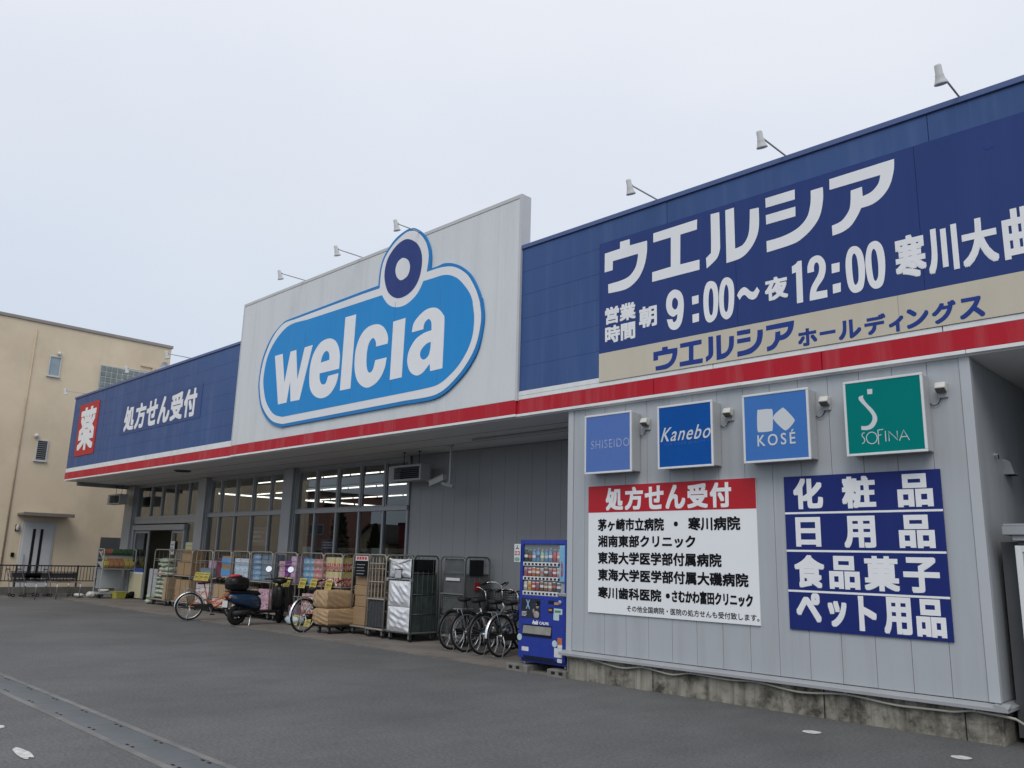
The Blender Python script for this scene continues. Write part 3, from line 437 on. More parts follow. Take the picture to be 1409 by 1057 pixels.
# piers
for a, b in ((-29.35, -28.68), (-23.84, -23.33), (-18.98, -18.52)):
    pr = MB()
    pr.box(a, b, 1.90, 2.3, .02, 3.69)
    pr.box(a - .03, a - .003, 1.97, 2.3, .02, 3.69); pr.box(b + .003, b + .03, 1.97, 2.3, .02, 3.69)
    pr.build('pier', ALU, **P, bevel=.008)
GLASS = glass('window_glass', (.62, .65, .63), 0, 2.0)
def bay(xs, ztop=3.60):
    f = MB(); z0, zb0, zb1 = .12, 2.54, 2.64; x0, x1 = xs[0], xs[-1]
    f.box(x0, x1, 2.0, 2.14, zb0, zb1); f.box(x0, x1, 2.02, 2.12, .02, z0); f.box(x0, x1, 2.02, 2.12, ztop, 3.695)
    for i, q in enumerate(xs):
        f.box(q - .028, q + .028, 2.01, 2.13, z0 + .001, zb0 - .001); f.box(q - .033, q + .033, 2.01, 2.13, zb1 + .001, ztop - .001)
    for i in range(len(xs) - 1):      # sashes of the top lights
        a, b = xs[i] + .036, xs[i + 1] - .036
        f.box(a, a + .03, 2.03, 2.08, zb1 + .03, ztop - .03); f.box(b - .03, b, 2.03, 2.08, zb1 + .03, ztop - .03)
        f.box(a, b, 2.032, 2.078, zb1 + .003, zb1 + .03); f.box(a, b, 2.032, 2.078, ztop - .03, ztop - .003)
    wf = f.build('window', ALU, **P, bevel=.004, seg=1)
    g = MB()
    for i in range(len(xs) - 1):
        a, b = xs[i] + .02, xs[i + 1] - .02
        ja, jb = rnd.uniform(-.004, .004), rnd.uniform(-.004, .004)
        g.raw([(a, 2.06 + ja, z0), (b, 2.06 - ja, z0), (b, 2.06 - ja + jb, zb0), (a, 2.06 + ja + jb, zb0)], [(0, 1, 2, 3)])
        g.raw([(a, 2.055 + jb, zb1), (b, 2.055 - jb, zb1), (b, 2.055 - jb, ztop), (a, 2.055 + jb, ztop)], [(0, 1, 2, 3)])
    g.build('pane', GLASS, wf, world=True)
bay([-18.49, -17.59, -16.67, -15.74, -14.83, -13.97])
bay([-23.30, -22.59, -21.65, -20.72, -19.77, -19.01])
# entrance bay: top lights, transom, sliding doors
f = MB(); f.box(-28.64, -23.87, 2.0, 2.14, 2.54, 2.64); f.box(-28.64, -23.87, 2.02, 2.12, 3.60, 3.695)
mu = [-28.62, -27.46, -26.62, -25.65, -24.68, -23.88]
for q in mu: f.box(q - .033, q + .033, 2.01, 2.13, 2.641, 3.599)
wf = f.build('window', ALU, **P, bevel=.004, seg=1)
g = MB()
for i in range(5): g.raw([(mu[i] + .02, 2.06, 2.64), (mu[i + 1] - .02, 2.06, 2.64), (mu[i + 1] - .02, 2.06, 3.6), (mu[i] + .02, 2.06, 3.6)], [(0, 1, 2, 3)])
g.build('pane', GLASS, wf, world=True)
f = MB(); f.box(-28.6, -24.64, 1.96, 2.14, 2.19, 2.36); f.box(-28.6, -23.87, 2.0, 2.14, 2.40, 2.538)
f.box(-24.74, -24.64, 1.98, 2.14, .02, 2.188); f.box(-28.62, -28.52, 1.98, 2.14, .02, 2.188); f.box(-23.95, -23.87, 1.99, 2.14, .02, 2.398); f.box(-24.63, -23.96, 2.02, 2.12, .02, .15)
f.build('door_frame', ALU, **P, bevel=.004)
for a, b, yy in ((-28.5, -27.35, 2.03), (-25.72, -24.76, 2.07)):
    f = MB(); f.box(a, a + .06, yy, yy + .05, .03, 2.18); f.box(b - .06, b, yy, yy + .05, .03, 2.18); f.box(a + .06, b - .06, yy, yy + .05, .03, .13); f.box(a + .06, b - .06, yy, yy + .05, 2.1, 2.18)
    dr = f.build('sliding_door', ALU, **P, bevel=.004)
    MB().raw([(a + .05, yy + .025, .13), (b - .05, yy + .025, .13), (b - .05, yy + .025, 2.1), (a + .05, yy + .025, 2.1)], [(0, 1, 2, 3)]).build('pane', GLASS, dr, world=True)
MB().raw([(-24.63, 2.06, .15), (-23.96, 2.06, .15), (-23.96, 2.06, 2.4), (-24.63, 2.06, 2.4)], [(0, 1, 2, 3)]).build('pane', GLASS, **P)
MB().box(-26.55, -25.95, 1.86, 1.9, .03, 1.0).build('entrance_screen', mat('screen_grey', (.42, .44, .46), .5, var=.06), **P, bevel=.006)
kp = MB(); kp.box(-28.44, -27.42, 2.0, 2.027, .05, .80); kp.build('kick_panel', mat('cream_panel', (.55, .50, .33), .5), **P)
kp = MB(); kp.box(-28.44, -27.42, 1.998, 2.027, .86, .98); kp.build('blue_strip', mat('blue_strip', (.05, .09, .3), .5), **P)
kp = MB(); kp.box(-28.44, -27.42, 1.998, 2.027, .803, .855); kp.build('white_strip', WHITE, **P)

# fluorescent rows inside
TUBE = emat('tube_light', (1.0, .97, .92), 3.0)
def lightrow(x0, x1, y0, y1, z, label):
    o = thing('ceiling_light', label, 'ceiling light', ((x0 + x1) / 2, (y0 + y1) / 2, z), 0, 'fluorescent rows inside the store')
    b = MB(); t = MB()
    if y0 == y1:
        b.box(x0, x1, y0 - .03, y0 + .03, z + .02, z + .07); n = int((x1 - x0) / 1.25)
        for i in range(n): t.box(x0 + i * 1.25 + .03, x0 + i * 1.25 + 1.2, y0 - .010, y0 + .010, z - .006, z + .018)
    else:
        b.box(x0 - .03, x0 + .03, y0, y1, z + .02, z + .07); n = int((y1 - y0) / 1.25)
        for i in range(n): t.box(x0 - .010, x0 + .010, y0 + i * 1.25 + .03, y0 + i * 1.25 + 1.2, z - .02, z + .018)
    b.build('housing', WHITE, o, world=True); t.build('tube', TUBE, o, world=True)
lightrow(-23.4, -14.6, 3.5, 3.5, 3.30, 'long row of tube lights just inside and parallel to the shop windows')
lightrow(-24.0, -15.2, 5.8, 5.8, 3.30, 'second row of tube lights deeper inside, parallel to the windows')
lightrow(-24.0, -24.0, 2.6, 8.9, 3.30, 'row of tube lights running into the shop beside the entrance')
lightrow(-22.6, -15.0, 3.0, 3.0, 3.56, 'high row of tube lights close behind the top lights')
# shelving seen through the glass
SH = mat('shelf_grey', (.3, .3, .29), .5)
def shelf(x0, y0, ln, label, seed):
    o = thing('store_shelf', label, 'shelf', (x0, y0, .025), 0, 'shelving units inside the store')
    b = MB(); b.box(0, ln, .28, .32, 0, 1.75)
    for z in (.1, .5, .9, 1.3): b.box(0, ln, 0, .6, z, z + .03)
    b.build('rack', SH, o); r = random.Random(seed); g = MB()
    for z in (.13, .53, .93, 1.33):
        x = .03
        while x < ln - .15:
            q = r.uniform(.08, .2); g.box(x, x + q - .01, .02, .26, z, z + r.uniform(.16, .34)); x += q
    gd = g.build('goods', packmat('shelf_goods', [(.3, .28, .24), (.2, .1, .1), (.12, .2, .3), (.35, .3, .12), (.1, .2, .12), (.4, .38, .34)], 26, .5, False), o); gd['kind'] = 'stuff'
for i, (x0, y0, ln) in enumerate(((-27, 8.2, 4.5), (-21.5, 4.6, 4.5), (-21.5, 6.6, 5), (-27, 11, 12))):
    shelf(x0, y0, ln, ['grey shelf unit stocked with goods behind the entrance doors', 'grey shelf unit of goods nearest the middle windows', 'grey shelf unit of goods in the second aisle behind the middle windows', 'long grey shelf unit of goods against the far aisle inside'][i], i)

# ================================================================ SIGNS
LETW = mat('letter_white', (.80, .815, .83), .4, var=.03)
SKYB = mat('logo_blue', (.024, .262, .63), .4, var=.05, vs=.6, streak=.12, scol=(.10, .30, .58), spec=.1)
NAVY = mat('logo_navy', (.030, .055, .21), .4, var=.04, spec=.12)
LOGOW = mat('logo_white', (.76, .775, .79), .4, var=.04, vs=.6, streak=.12, scol=(.66, .68, .70))
INK = mat('letter_navy', (.025, .055, .25), .4, var=.03, spec=.1)
BLACK = mat('letter_black', (.010, .010, .012), .6, var=0, spec=.08)
def sm(l): return [smooth_loop(lp) for lp in l]
# rounded logo board on the raised panel
t = thing('logo_sign', 'big blue rounded logo board with white lettering and a navy ringed dot', 'sign', (-13.2, -.10, 4.2))
q = dict(parent=t, world=True)
MB().poly(sm(GL['ring'][0]), -.138, -.104).build('board', mat('logo_rim', (.03, .215, .53), .4, var=.05, spec=.1), **q)
MB().poly(sm(GL['white'][0]), -.1405).build('white_band', LOGOW, **q)
MB().poly(sm(GL['inner'][0]), -.143).build('blue_field', SKYB, **q)
dl = sm(GL['dot'][0]); hl = sm(GL['hole'][0])
MB().poly(dl, -.1435).build('navy_disc', NAVY, **q)
MB().poly(hl, -.146).build('white_disc', LOGOW, **q)
for L in GL['welcia']: MB().poly(sm(L), -.1455).build('letter', LETW, **q)
sj = MB()
for xx in (-15.0, -13.2, -11.9, -10.6): sj.box(xx - .003, xx + .003, -.1438, -.143, 4.5, 6.2)
sj.build('board_joint', mat('joint_blue', (.03, .13, .34), .5, var=0), **q)
# the blue name-and-hours board
t = thing('name_board', 'dark blue board with large white katakana name and opening hours on the fascia', 'sign', (-2.5, -.07, 4.46))
q = dict(parent=t, world=True)
b = MB()
for a, c in ((-7.115, -4.93), (-4.926, -2.74), (-2.736, -.5), (-.496, 2.6)): b.box(a, c, -.074, -.0615, 4.458, 6.115)
b.build('board', BOARDB, **q, bevel=.001, seg=1)
m = MB()
for L in GL['kata']: m.poly(sm(L), -.0762)
m.build('large_lettering', LETW, **q)
m = MB()
for L in GL['dig']: m.poly(sm(L), -.0762)
for s, a in (('営業', (-7.008, 4.862, -6.473, 5.112)), ('時間', (-7.006, 4.583, -6.482, 4.835)), ('朝', (-6.416, 4.70, -6.123, 5.0)), ('夜', (-4.549, 4.70, -4.252, 4.988)),
             ('寒', (-3.016, 4.62, -2.70, 5.11)), ('川', (-2.68, 4.61, -2.385, 5.11)), ('大', (-2.35, 4.61, -2.02, 5.11)), ('曲', (-1.973, 4.60, -1.66, 5.12))):
    bd = .010 if len(s) == 2 else (.011 if s in '朝夜' else .016)
    text(m, s, *a, -.0765, bd)
m.build('hours_lettering', LETW, **q)
sp = MB()
for (a, c) in ((-2.02, 5.86),): sp.ell((a, -.0755, c), .05, .002, .045)
sp.build('dark_spot', NAVY, **q)
# beige strip
t = thing('holdings_sign', 'beige strip with navy katakana company lettering below the hours board', 'sign', (-2.5, -.07, 4.03))
q = dict(parent=t, world=True)
b = MB()
for a, c in ((-7.115, -3.02), (-3.017, .4), (.403, 2.6)): b.box(a, c, -.078, -.0665, 4.042, 4.4555)
b.build('board', mat('beige_board', (.56, .515, .42), .4, var=.06, vs=.8, streak=.12, scol=(.40, .37, .30)), **q, bevel=.001, seg=1)
m = MB()
groups = [([0], (-6.186, 4.071), (-5.806, 4.378)), ([1], (-5.776, 4.073), (-5.431, 4.384)), ([2, 3], (-5.388, 4.075), (-4.983, 4.399)), ([4, 5, 6], (-4.943, 4.075), (-4.595, 4.401)), ([7], (-4.552, 4.08), (-4.195, 4.401))]
for ids, b0, b1 in groups:
    allp = [lp for i in ids for lp in GL['kata'][i]]; rr = remap(allp, b0, b1)
    for lp in rr: m.poly([smooth_loop(lp)], -.0795)
for s, a in (('ホ', (-4.156, 4.069, -3.928, 4.275)), ('ル', (-3.679, 4.069, -3.424, 4.285)), ('デ', (-3.387, 4.071, -3.158, 4.289)), ('ィ', (-3.129, 4.058, -2.974, 4.228)),
             ('ン', (-2.945, 4.066, -2.722, 4.28)), ('グ', (-2.69, 4.067, -2.456, 4.295)), ('ス', (-2.427, 4.068, -2.195, 4.289))): text(m, s, *a, -.0795, .009)
m.box(-3.896, -3.712, -.0795, -.078, 4.163, 4.202)
m.build('lettering', INK, **q)
# red medicine sign and prescription sign at the far end
t = thing('medicine_sign', 'red square board with one large white kanji at the far end of the blue fascia', 'sign', (-27.95, -.07, 4.46)); q = dict(parent=t, world=True)
MB().box(-28.83, -27.10, -.078, -.0615, 4.46, 6.15).build('board', mat('sign_red', (.46, .024, .03), .4, var=.05), **q)
m = MB(); text(m, '薬', -28.66, 4.62, -27.26, 6.02, -.0805, .045); m.build('lettering', LETW, **q)
t = thing('prescription_sign', 'blue panel with white prescription lettering on the fascia beside the raised panel', 'sign', (-22.5, -.07, 4.8)); q = dict(parent=t, world=True)
MB().box(-25.12, -19.86, -.069, -.0615, 4.84, 5.72).build('board', mat('blue_board_far', (.034, .074, .220), .38, var=.06, vs=.6), **q)
m = MB()
for i, s in enumerate('処方せん受付'):
    a = -24.88 + i * .80; text(m, s, a + .02, 4.92, a + .76, 5.66, -.071, .030)
m.build('lettering', LETW, **q)

# four lit sign boxes
FR = mat('box_frame', (.68, .70, .71), .35, var=.05, vs=3, streak=.2, scol=(.45, .46, .46))
SIDE = mat('box_side', (.46, .47, .48), .45, var=.08, vs=2, streak=.4, scol=(.3, .3, .3))
def lightbox(x0, x1, name, face, label):
    t = thing('sign_box', label, 'sign', ((x0 + x1) / 2, -.11, 2.735), 0, 'square sign boxes in a row on the grey wall'); q = dict(parent=t, world=True)
    b = MB(); b.box(x0 + .012, x1 - .012, -.205, -.012, 2.752, 3.536); b.box(x0 + .1, x1 - .1, -.012, .0, 2.85, 3.45); b.build('housing', SIDE, **q, bevel=.003)
    f = MB(); w_ = .026
    f.box(x0, x1, -.228, -.2055, 2.735, 2.735 + w_); f.box(x0, x1, -.228, -.2055, 3.55 - w_, 3.55)
    f.box(x0, x0 + w_, -.228, -.2055, 2.735 + w_, 3.55 - w_); f.box(x1 - w_, x1, -.228, -.2055, 2.735 + w_, 3.55 - w_); f.build('frame', FR, **q, bevel=.004)
    MB().box(x0 + w_, x1 - w_, -.2215, -.206, 2.735 + w_, 3.55 - w_).build('face', face, **q)
    return q
PALE = mat('sign_pale', (.60, .63, .66), .35, var=0)
q = lightbox(-7.245, -6.445, 'a', mat('sign_periwinkle', (.093, .175, .46), .3, var=.04, vs=1, spec=.12), 'faded violet-blue sign box with thin worn white lettering nearest the vending machine')
m = MB(); text(m, 'SHISEIDO', -7.13, 3.075, -6.48, 3.19, -.2235, .0, spacing=1.15); m.build('lettering', mat('faded_letter', (.30, .37, .58), .4, var=.5, vs=26), **q)
q = lightbox(-6.033, -5.227, 'b', mat('sign_royal', (.006, .082, .34), .3, var=.08, vs=1, spec=.08), 'deep royal blue sign box with slanted white lettering above the prescription notice')
m = MB(); text(m, 'Kanebo', -5.985, 3.082, -5.254, 3.262, -.2235, .0018, .0015, shear=.42, spacing=1.15); m.build('lettering', PALE, **q)
m = MB(); text(m, 'FOR YOUR BEAUTY', -5.93, 3.03, -5.33, 3.062, -.2235, 0, shear=.1, spacing=1.2); m.build('small_lettering', mat('dim_blue_letter', (.03, .14, .5), .4, var=0), **q)
q = lightbox(-4.822, -4.004, 'c', mat('sign_mid_blue', (.055, .178, .49), .3, var=.04, vs=1, spec=.12), 'mid blue sign box with two rounded white shapes above thin lettering')
m = MB()
for L in GL['kose']: m.poly(sm(L), -.2235)
text(m, 'KOSÉ', -4.64, 2.922, -4.175, 3.09, -.2235, .002, spacing=1.35); m.build('lettering', PALE, **q)
q = lightbox(-3.607, -2.788, 'd', mat('sign_teal', (.002, .195, .18), .3, var=.04, vs=1, spec=.03), 'teal green sign box with a tall white letter S and thin lettering')
m = MB()
for L in GL['sof']: m.poly(sm(L), -.2235)
m.build('emblem', PALE, **q)
m = MB()
for i, l in enumerate([[(-3.404, 2.976), (-3.424, 2.974), (-3.434, 2.958), (-3.43, 2.939), (-3.411, 2.915), (-3.406, 2.894), (-3.416, 2.874), (-3.437, 2.861)], [(-3.277, 2.911), (-3.28, 2.898), (-3.284, 2.887), (-3.29, 2.876), (-3.299, 2.867), (-3.309, 2.86), (-3.319, 2.856), (-3.331, 2.854), (-3.343, 2.855), (-3.354, 2.859), (-3.364, 2.865), (-3.373, 2.873), (-3.38, 2.883), (-3.385, 2.895), (-3.388, 2.907), (-3.389, 2.92), (-3.387, 2.933), (-3.382, 2.945), (-3.376, 2.955), (-3.367, 2.964), (-3.357, 2.971), (-3.346, 2.975), (-3.335, 2.977), (-3.323, 2.976), (-3.312, 2.972), (-3.302, 2.966), (-3.293, 2.958), (-3.286, 2.948), (-3.281, 2.936), (-3.278, 2.924), (-3.277, 2.911)], [(-3.265, 2.994), (-3.267, 2.842)], [(-3.265, 2.992), (-3.211, 2.996)], [(-3.265, 2.937), (-3.234, 2.94)], [(-3.19, 2.977), (-3.191, 2.866)], [(-3.157, 2.865), (-3.157, 2.97), (-3.073, 2.874), (-3.073, 2.967)], [(-3.055, 2.862), (-3.008, 2.971), (-2.957, 2.862)], [(-3.037, 2.9), (-2.971, 2.903)]]): stroke(m, l, .0085, -.2232 - i * .0002)
m.build('lettering', PALE, **q)
# small floodlights beside the boxes
HW = mat('lamp_white', (.60, .59, .55), .45, var=.1, vs=8)
GLS = mat('lamp_lens', (.12, .12, .11), .1, var=0)
pro = None
for i, (x, dsc) in enumerate(((-6.335, 'violet-blue'), (-5.10, 'royal blue'), (-3.885, 'mid blue'), (-2.665, 'teal green'))):
    if pro is None:
        t = thing('small_floodlight', '', 'floodlight', (x, -.0, 3.30), 0, 'small floodlights between the sign boxes')
        b = MB(); b.box(-.045, .045, -.03, -.001, .0, .15); b.build('bracket', SIDE, t, bevel=.006)
        b = MB(); M = Matrix.Translation((0, -.075, .10)) @ Matrix.Rotation(math.radians(-28), 4, 'X'); b.box(-.052, .052, -.045, .045, -.038, .038, M); b.build('lamp_body', HW, t, bevel=.012)
        b = MB(); b.box(-.045, .045, -.04, .04, -.044, -.0385, M); b.build('lens', GLS, t)
        b = MB(); b.tube([(-.02, -.02, .0), (-.05, -.03, -.06), (-.10, -.02, -.075), (-.14, -.012, -.04)], .0045, 6); b.build('cable', BLACK, t, smooth=True); pro = t; o = t
    else: o = copy_tree(pro); o.location = (x, 0, 3.30)
    o['label'] = 'small off-white floodlight on the wall next to the %s sign box' % dsc
# prescription notice and product list
t = thing('prescription_notice', 'large white notice with red heading listing hospitals in black lettering', 'sign', (-6.06, -.01, .9)); q = dict(parent=t, world=True)
MB().box(-7.335, -4.795, -.02, -.0005, .897, 2.588).build('board', mat('notice_white', (.80, .82, .84), .35, var=.03, vs=1, streak=.1, scol=(.70, .72, .73)), **q, bevel=.002)
MB().box(-7.335, -4.795, -.0225, -.0203, 2.228, 2.588).build('red_heading', mat('heading_red', (.45, .018, .028), .35, var=.05), **q)
m = MB()
for i, s in enumerate('処方せん受付'): a = -7.03 + i * .324; text(m, s, a, 2.25, a + .295, 2.555, -.0245, .012)
m.build('heading_lettering', LETW, **q)
m = MB()
for s, a in (('茅ヶ崎市立病院', (-7.165, 1.976, -6.09, 2.142)), ('・', (-5.94, 2.03, -5.88, 2.09)), ('寒川病院', (-5.73, 1.976, -5.01, 2.142)), ('湘南東部クリニック', (-7.164, 1.763, -5.63, 1.92)), ('東海大学医学部付属病院', (-7.163, 1.54, -5.273, 1.702)),
             ('東海大学医学部付属大磯病院', (-7.161, 1.32, -4.927, 1.478)), ('寒川歯科医院', (-7.16, 1.09, -6.142, 1.243)), ('・', (-6.075, 1.14, -6.015, 1.20)), ('さむかわ富田クリニック', (-5.985, 1.095, -4.879, 1.248))): text(m, s, *a, -.0215, .0055)
m.build('list_lettering', BLACK, **q)
m = MB(); text(m, 'その他全国病院・医院の処方せんも受付致します。', -6.681, .944, -4.805, 1.022, -.0215, .0008); m.build('small_lettering', BLACK, **q)
t = thing('product_board', 'navy board of four white lines naming goods for sale near the wall corner', 'sign', (-3.6, -.01, .89)); q = dict(parent=t, world=True)
MB().box(-4.44, -2.758, -.02, -.0005, .89, 2.577).build('board', mat('navy_board', (.017, .030, .165), .4, var=.05, vs=1, streak=.06, scol=(.05, .07, .2), spec=.12), **q, bevel=.002)
m = MB()
for z in (2.162, 1.744, 1.306): m.box(-4.44, -2.758, -.0222, -.0203, z - .011, z + .011)
m.build('divider', LETW, **q)
m = MB()
for s, a in (('化', (-4.33, 2.205, -3.985, 2.55)), ('粧', (-3.772, 2.2, -3.409, 2.545)), ('品', (-3.186, 2.2, -2.839, 2.54)), ('日', (-4.32, 1.79, -4.03, 2.115)), ('用', (-3.773, 1.78, -3.436, 2.12)), ('品', (-3.2, 1.785, -2.852, 2.12)),
             ('食', (-4.356, 1.345, -4.01, 1.70)), ('品', (-3.96, 1.345, -3.63, 1.695)), ('菓', (-3.585, 1.342, -3.225, 1.70)), ('子', (-3.185, 1.342, -2.837, 1.695)),
             ('ペ', (-4.353, .98, -4.07, 1.29)), ('ッ', (-3.995, .95, -3.79, 1.22)), ('ト', (-3.665, .93, -3.48, 1.285)), ('用', (-3.41, .92, -3.135, 1.29)), ('品', (-3.09, .92, -2.813, 1.285))): text(m, s, *a, -.0215, .014)
m.build('lettering', LETW, **q)

# lamps on long arms along the top of the fascia
ARM = mat('lamp_arm', (.42, .43, .44), .45, metal=.3, var=.05)
LW = mat('lamp_head', (.58, .59, .59), .4, var=.05)
LAMPS = [(-28.6, 6.5, 'red medicine sign'), (-23.5, 6.5, 'left half of the blue prescription panel'), (-20.83, 6.5, 'right end of the blue prescription panel'), (-15.34, 7.4, 'letter w of the logo board'), (-13.2, 7.4, 'middle of the logo board'), (-11.3, 7.4, 'ringed dot of the logo board'),
         (-6.126, 6.5, 'start of the large katakana name'), (-4.22, 6.5, 'middle of the large katakana name'), (-2.25, 6.5, 'end of the blue hours board')]
pro = None
for x, z, dsc in LAMPS:
    if pro is None:
        o = thing('arm_lamp', '', 'lamp', (x, 0, z), 0, 'arm lamps along the roof edge')
        b = MB(); b.tube([(0, .1, -.04), (0, .06, .02), (0, -.02, .03), (0, -.66, .03)], .011, 8); b.build('arm', ARM, o, smooth=True)
        M = Matrix.Translation((0, -.70, .075)) @ Matrix.Rotation(math.radians(198), 4, 'X') @ Matrix.Scale(.74, 4)
        b = MB(); b.lathe([(.0, -.02), (.04, -.02), (.048, .0), (.05, .11), (.058, .125), (.058, .15), (.075, .215), (.088, .24), (.088, .255), (.08, .255)], 16, M); b.build('lamp_head', LW, o, smooth=True)
        b = MB(); b.lathe([(.0, .248), (.079, .248)], 16, M, False); b.build('lens', GLS, o)
        b = MB(); b.tube([(0, -.62, .03), (0, -.69, .05)], .016, 8); b.build('joint', ARM, o); pro = o
    else: o = copy_tree(pro); o.location = (x, 0, z)
    o['label'] = 'white spot lamp on a long arm above the ' + dsc
o = thing('roof_aerial', 'small white dish aerial peeping over the fascia edge before the glass block window', 'aerial', (-23.3, .3, 6.5))
b = MB(); b.rings([[(r * math.cos(k * .5236), yy, .22 + r * math.sin(k * .5236)) for k in range(12)] for r, yy in ((.02, .05), (.09, .02), (.14, -.03))][::-1], False, Matrix.Rotation(.5, 4, 'Z')); b.build('dish', LW, o, smooth=True)
b = MB(); b.tube([(0, .05, -.3), (0, .05, .22)], .014, 8); b.tube([(0, .04, .16), (-.05, -.14, .24)], .008, 6); b.build('mast', ARM, o)

# things under the canopy
o = thing('insect_trap', 'grey slatted insect trap hanging from the canopy in front of the plain metal wall', 'insect trap', (-13.45, 1.62, 3.03)); UNIT = mat('unit_grey', (.36, .37, .37), .5, var=.08)
def trap(o):
    b = MB(); b.box(-.60, -.40, -.14, .14, 0, .36); b.box(.5, .56, -.14, .14, 0, .36); b.box(-.40, .5, -.14, .14, .31, .36); b.box(-.40, .5, -.14, .14, 0, .05); b.build('housing', UNIT, o, bevel=.008)
    s = MB()
    for k in range(5): s.box(-.40, .5, -.12 + .0, -.10, .085 + k * .045, .097 + k * .045)
    s.build('slats', mat('slat_dark', (.10, .10, .105), .5), o)
    b = MB(); b.box(-.40, .5, .05, .12, .051, .309); b.build('inner', DARK, o)
    b = MB()
    for xx in (-.22, .32): b.tube([(xx, 0, .36), (xx, 0, .665)], .008, 6); b.box(xx - .03, xx + .03, -.03, .03, .655, .668)
    b.build('hanger', BLACK, o)
trap(o); o.scale = (.92, .92, .92); o.location.z = 3.085
o2 = copy_tree(o); o2.location = (-28.95, 1.5, 3.03); o2['label'] = 'grey slatted insect trap hanging from the canopy over the entrance corner'
o = thing('security_camera', 'white bullet security camera on a drop pole by the plain wall', 'camera', (-11.95, 1.42, 3.7)); CAMW = mat('camera_white', (.42, .42, .41), .5)
b = MB(); b.tube([(0, 0, 0), (0, 0, -.72)], .022, 10); b.lathe([(.06, -.001), (.06, -.02), (.03, -.03)], 14); b.build('pole', ARM, o, smooth=False)
b = MB(); M = Matrix.Translation((-.28, -.02, -.66)) @ Matrix.Rotation(math.radians(-14), 4, 'Y'); b.box(-.26, .17, -.055, .055, -.055, .05, M); b.box(-.29, .19, -.065, .065, .051, .062, M); b.build('body', CAMW, o, bevel=.015)
b = MB(); b.tube([(.12, 0, -.80), (-.1, 0, -.76), (-.2, 0, -.72)], .04, 10); b.tube([(0, 0, -.72), (.0, 0, -.80)], .05, 10); b.build('bracket', UNIT, o)
b = MB(); b.box(-.263, -.2605, -.045, .045, -.045, .04, M); b.build('lens', BLACK, o)
o = thing('soffit_downlight', 'round dark downlight set into the canopy ceiling above the entrance', 'downlight', (-22.03, .59, 3.7)); b = MB(); b.lathe([(.20, -.035), (.22, -.02), (.22, -.001)], 24); b.build('trim_ring', mat('downlight', (.10, .10, .10), .5), o)
b = MB(); b.lathe([(.0, -.038), (.19, -.036)], 24, None, False); b.build('glass', DARK, o)
o = tag(MB().tube([(-10.94, 1.05, 3.675), (-8.2, 1.05, 3.675), (-7.9, 1.05, 3.665)], .018, 8).build('conduit', UNIT, smooth=True), 'thin grey conduit running along the canopy ceiling above the vending machine', 'conduit')
# draped cable on the concrete base
o = thing('draped_cable', 'pale plastic conduit drooping in loops along the top of the stained concrete base', 'cable', (-5, -.06, .28)); pts = []
hang = [(-7.7, 0), (-7.35, .0), (-6.75, -.055), (-6.42, -.015), (-6.0, -.055), (-5.72, -.01), (-5.2, -.025), (-4.9, -.008), (-4.35, -.055), (-3.85, -.015), (-3.3, -.055), (-2.85, -.045), (-2.62, -.01), (-2.44, -.02)]
for i in range(len(hang) - 1):
    for k in range(6):
        s = k / 6; s = s * s * (3 - 2 * s); pts.append((hang[i][0] + (hang[i + 1][0] - hang[i][0]) * k / 6, -.03, .292 + hang[i][1] + (hang[i + 1][1] - hang[i][1]) * s))
pts += [(-2.37, -.03, .268), (-2.30, .02, .25), (-2.2, .18, .15), (-2.1, .3, .05)]
MB().tube(pts, .012, 8).build('hose', mat('hose', (.41, .39, .34), .6, var=.2, vs=6, blot=.25, bcol=(.15, .14, .12), bsc=6), o, world=True, smooth=True)
b = MB()
for xx in (-7.35, -6.42, -5.72, -4.9, -3.85, -2.62): b.box(xx - .012, xx + .012, -.045, .004, .275, .312)
b.build('clip', ALU, o, world=True)
# vent hood and tiny camera on the shaded side wall
o = thing('vent_hood', 'grey metal vent hood on the shaded side wall of the block', 'vent', (-2.41, 1.0, 2.6)); o.scale = (.75, .75, .75); b = MB()
b.rings([[(0, -.12, .2), (.02, -.12, .2), (.02, .12, .2), (0, .12, .2)], [(0, -.125, .17), (.09, -.125, .15), (.09, .125, .15), (0, .125, .17)], [(0, -.13, -.02), (.13, -.13, -.02), (.13, .13, -.02), (0, .13, -.02)]]); b.build('hood', ALU, o)
b = MB(); b.box(.01, .12, -.11, .11, -.026, -.0205); b.build('louvre', DARK, o)
o = thing('wall_hook', 'small dark outlet fitting on the shaded side wall next to the vent hood', 'fitting', (-2.41, .60, 2.76)); o.scale = (.7, .7, .7); b = MB(); b.lathe([(.03, 0), (.03, .02), (.015, .03), (.015, .05)], 12, Matrix.Rotation(math.pi / 2, 4, 'Y')); b.build('plate', UNIT, o); b = MB(); b.tube([(.05, 0, 0), (.06, 0, -.03), (.05, .01, -.06)], .008, 6); b.build('hook', BLACK, o)
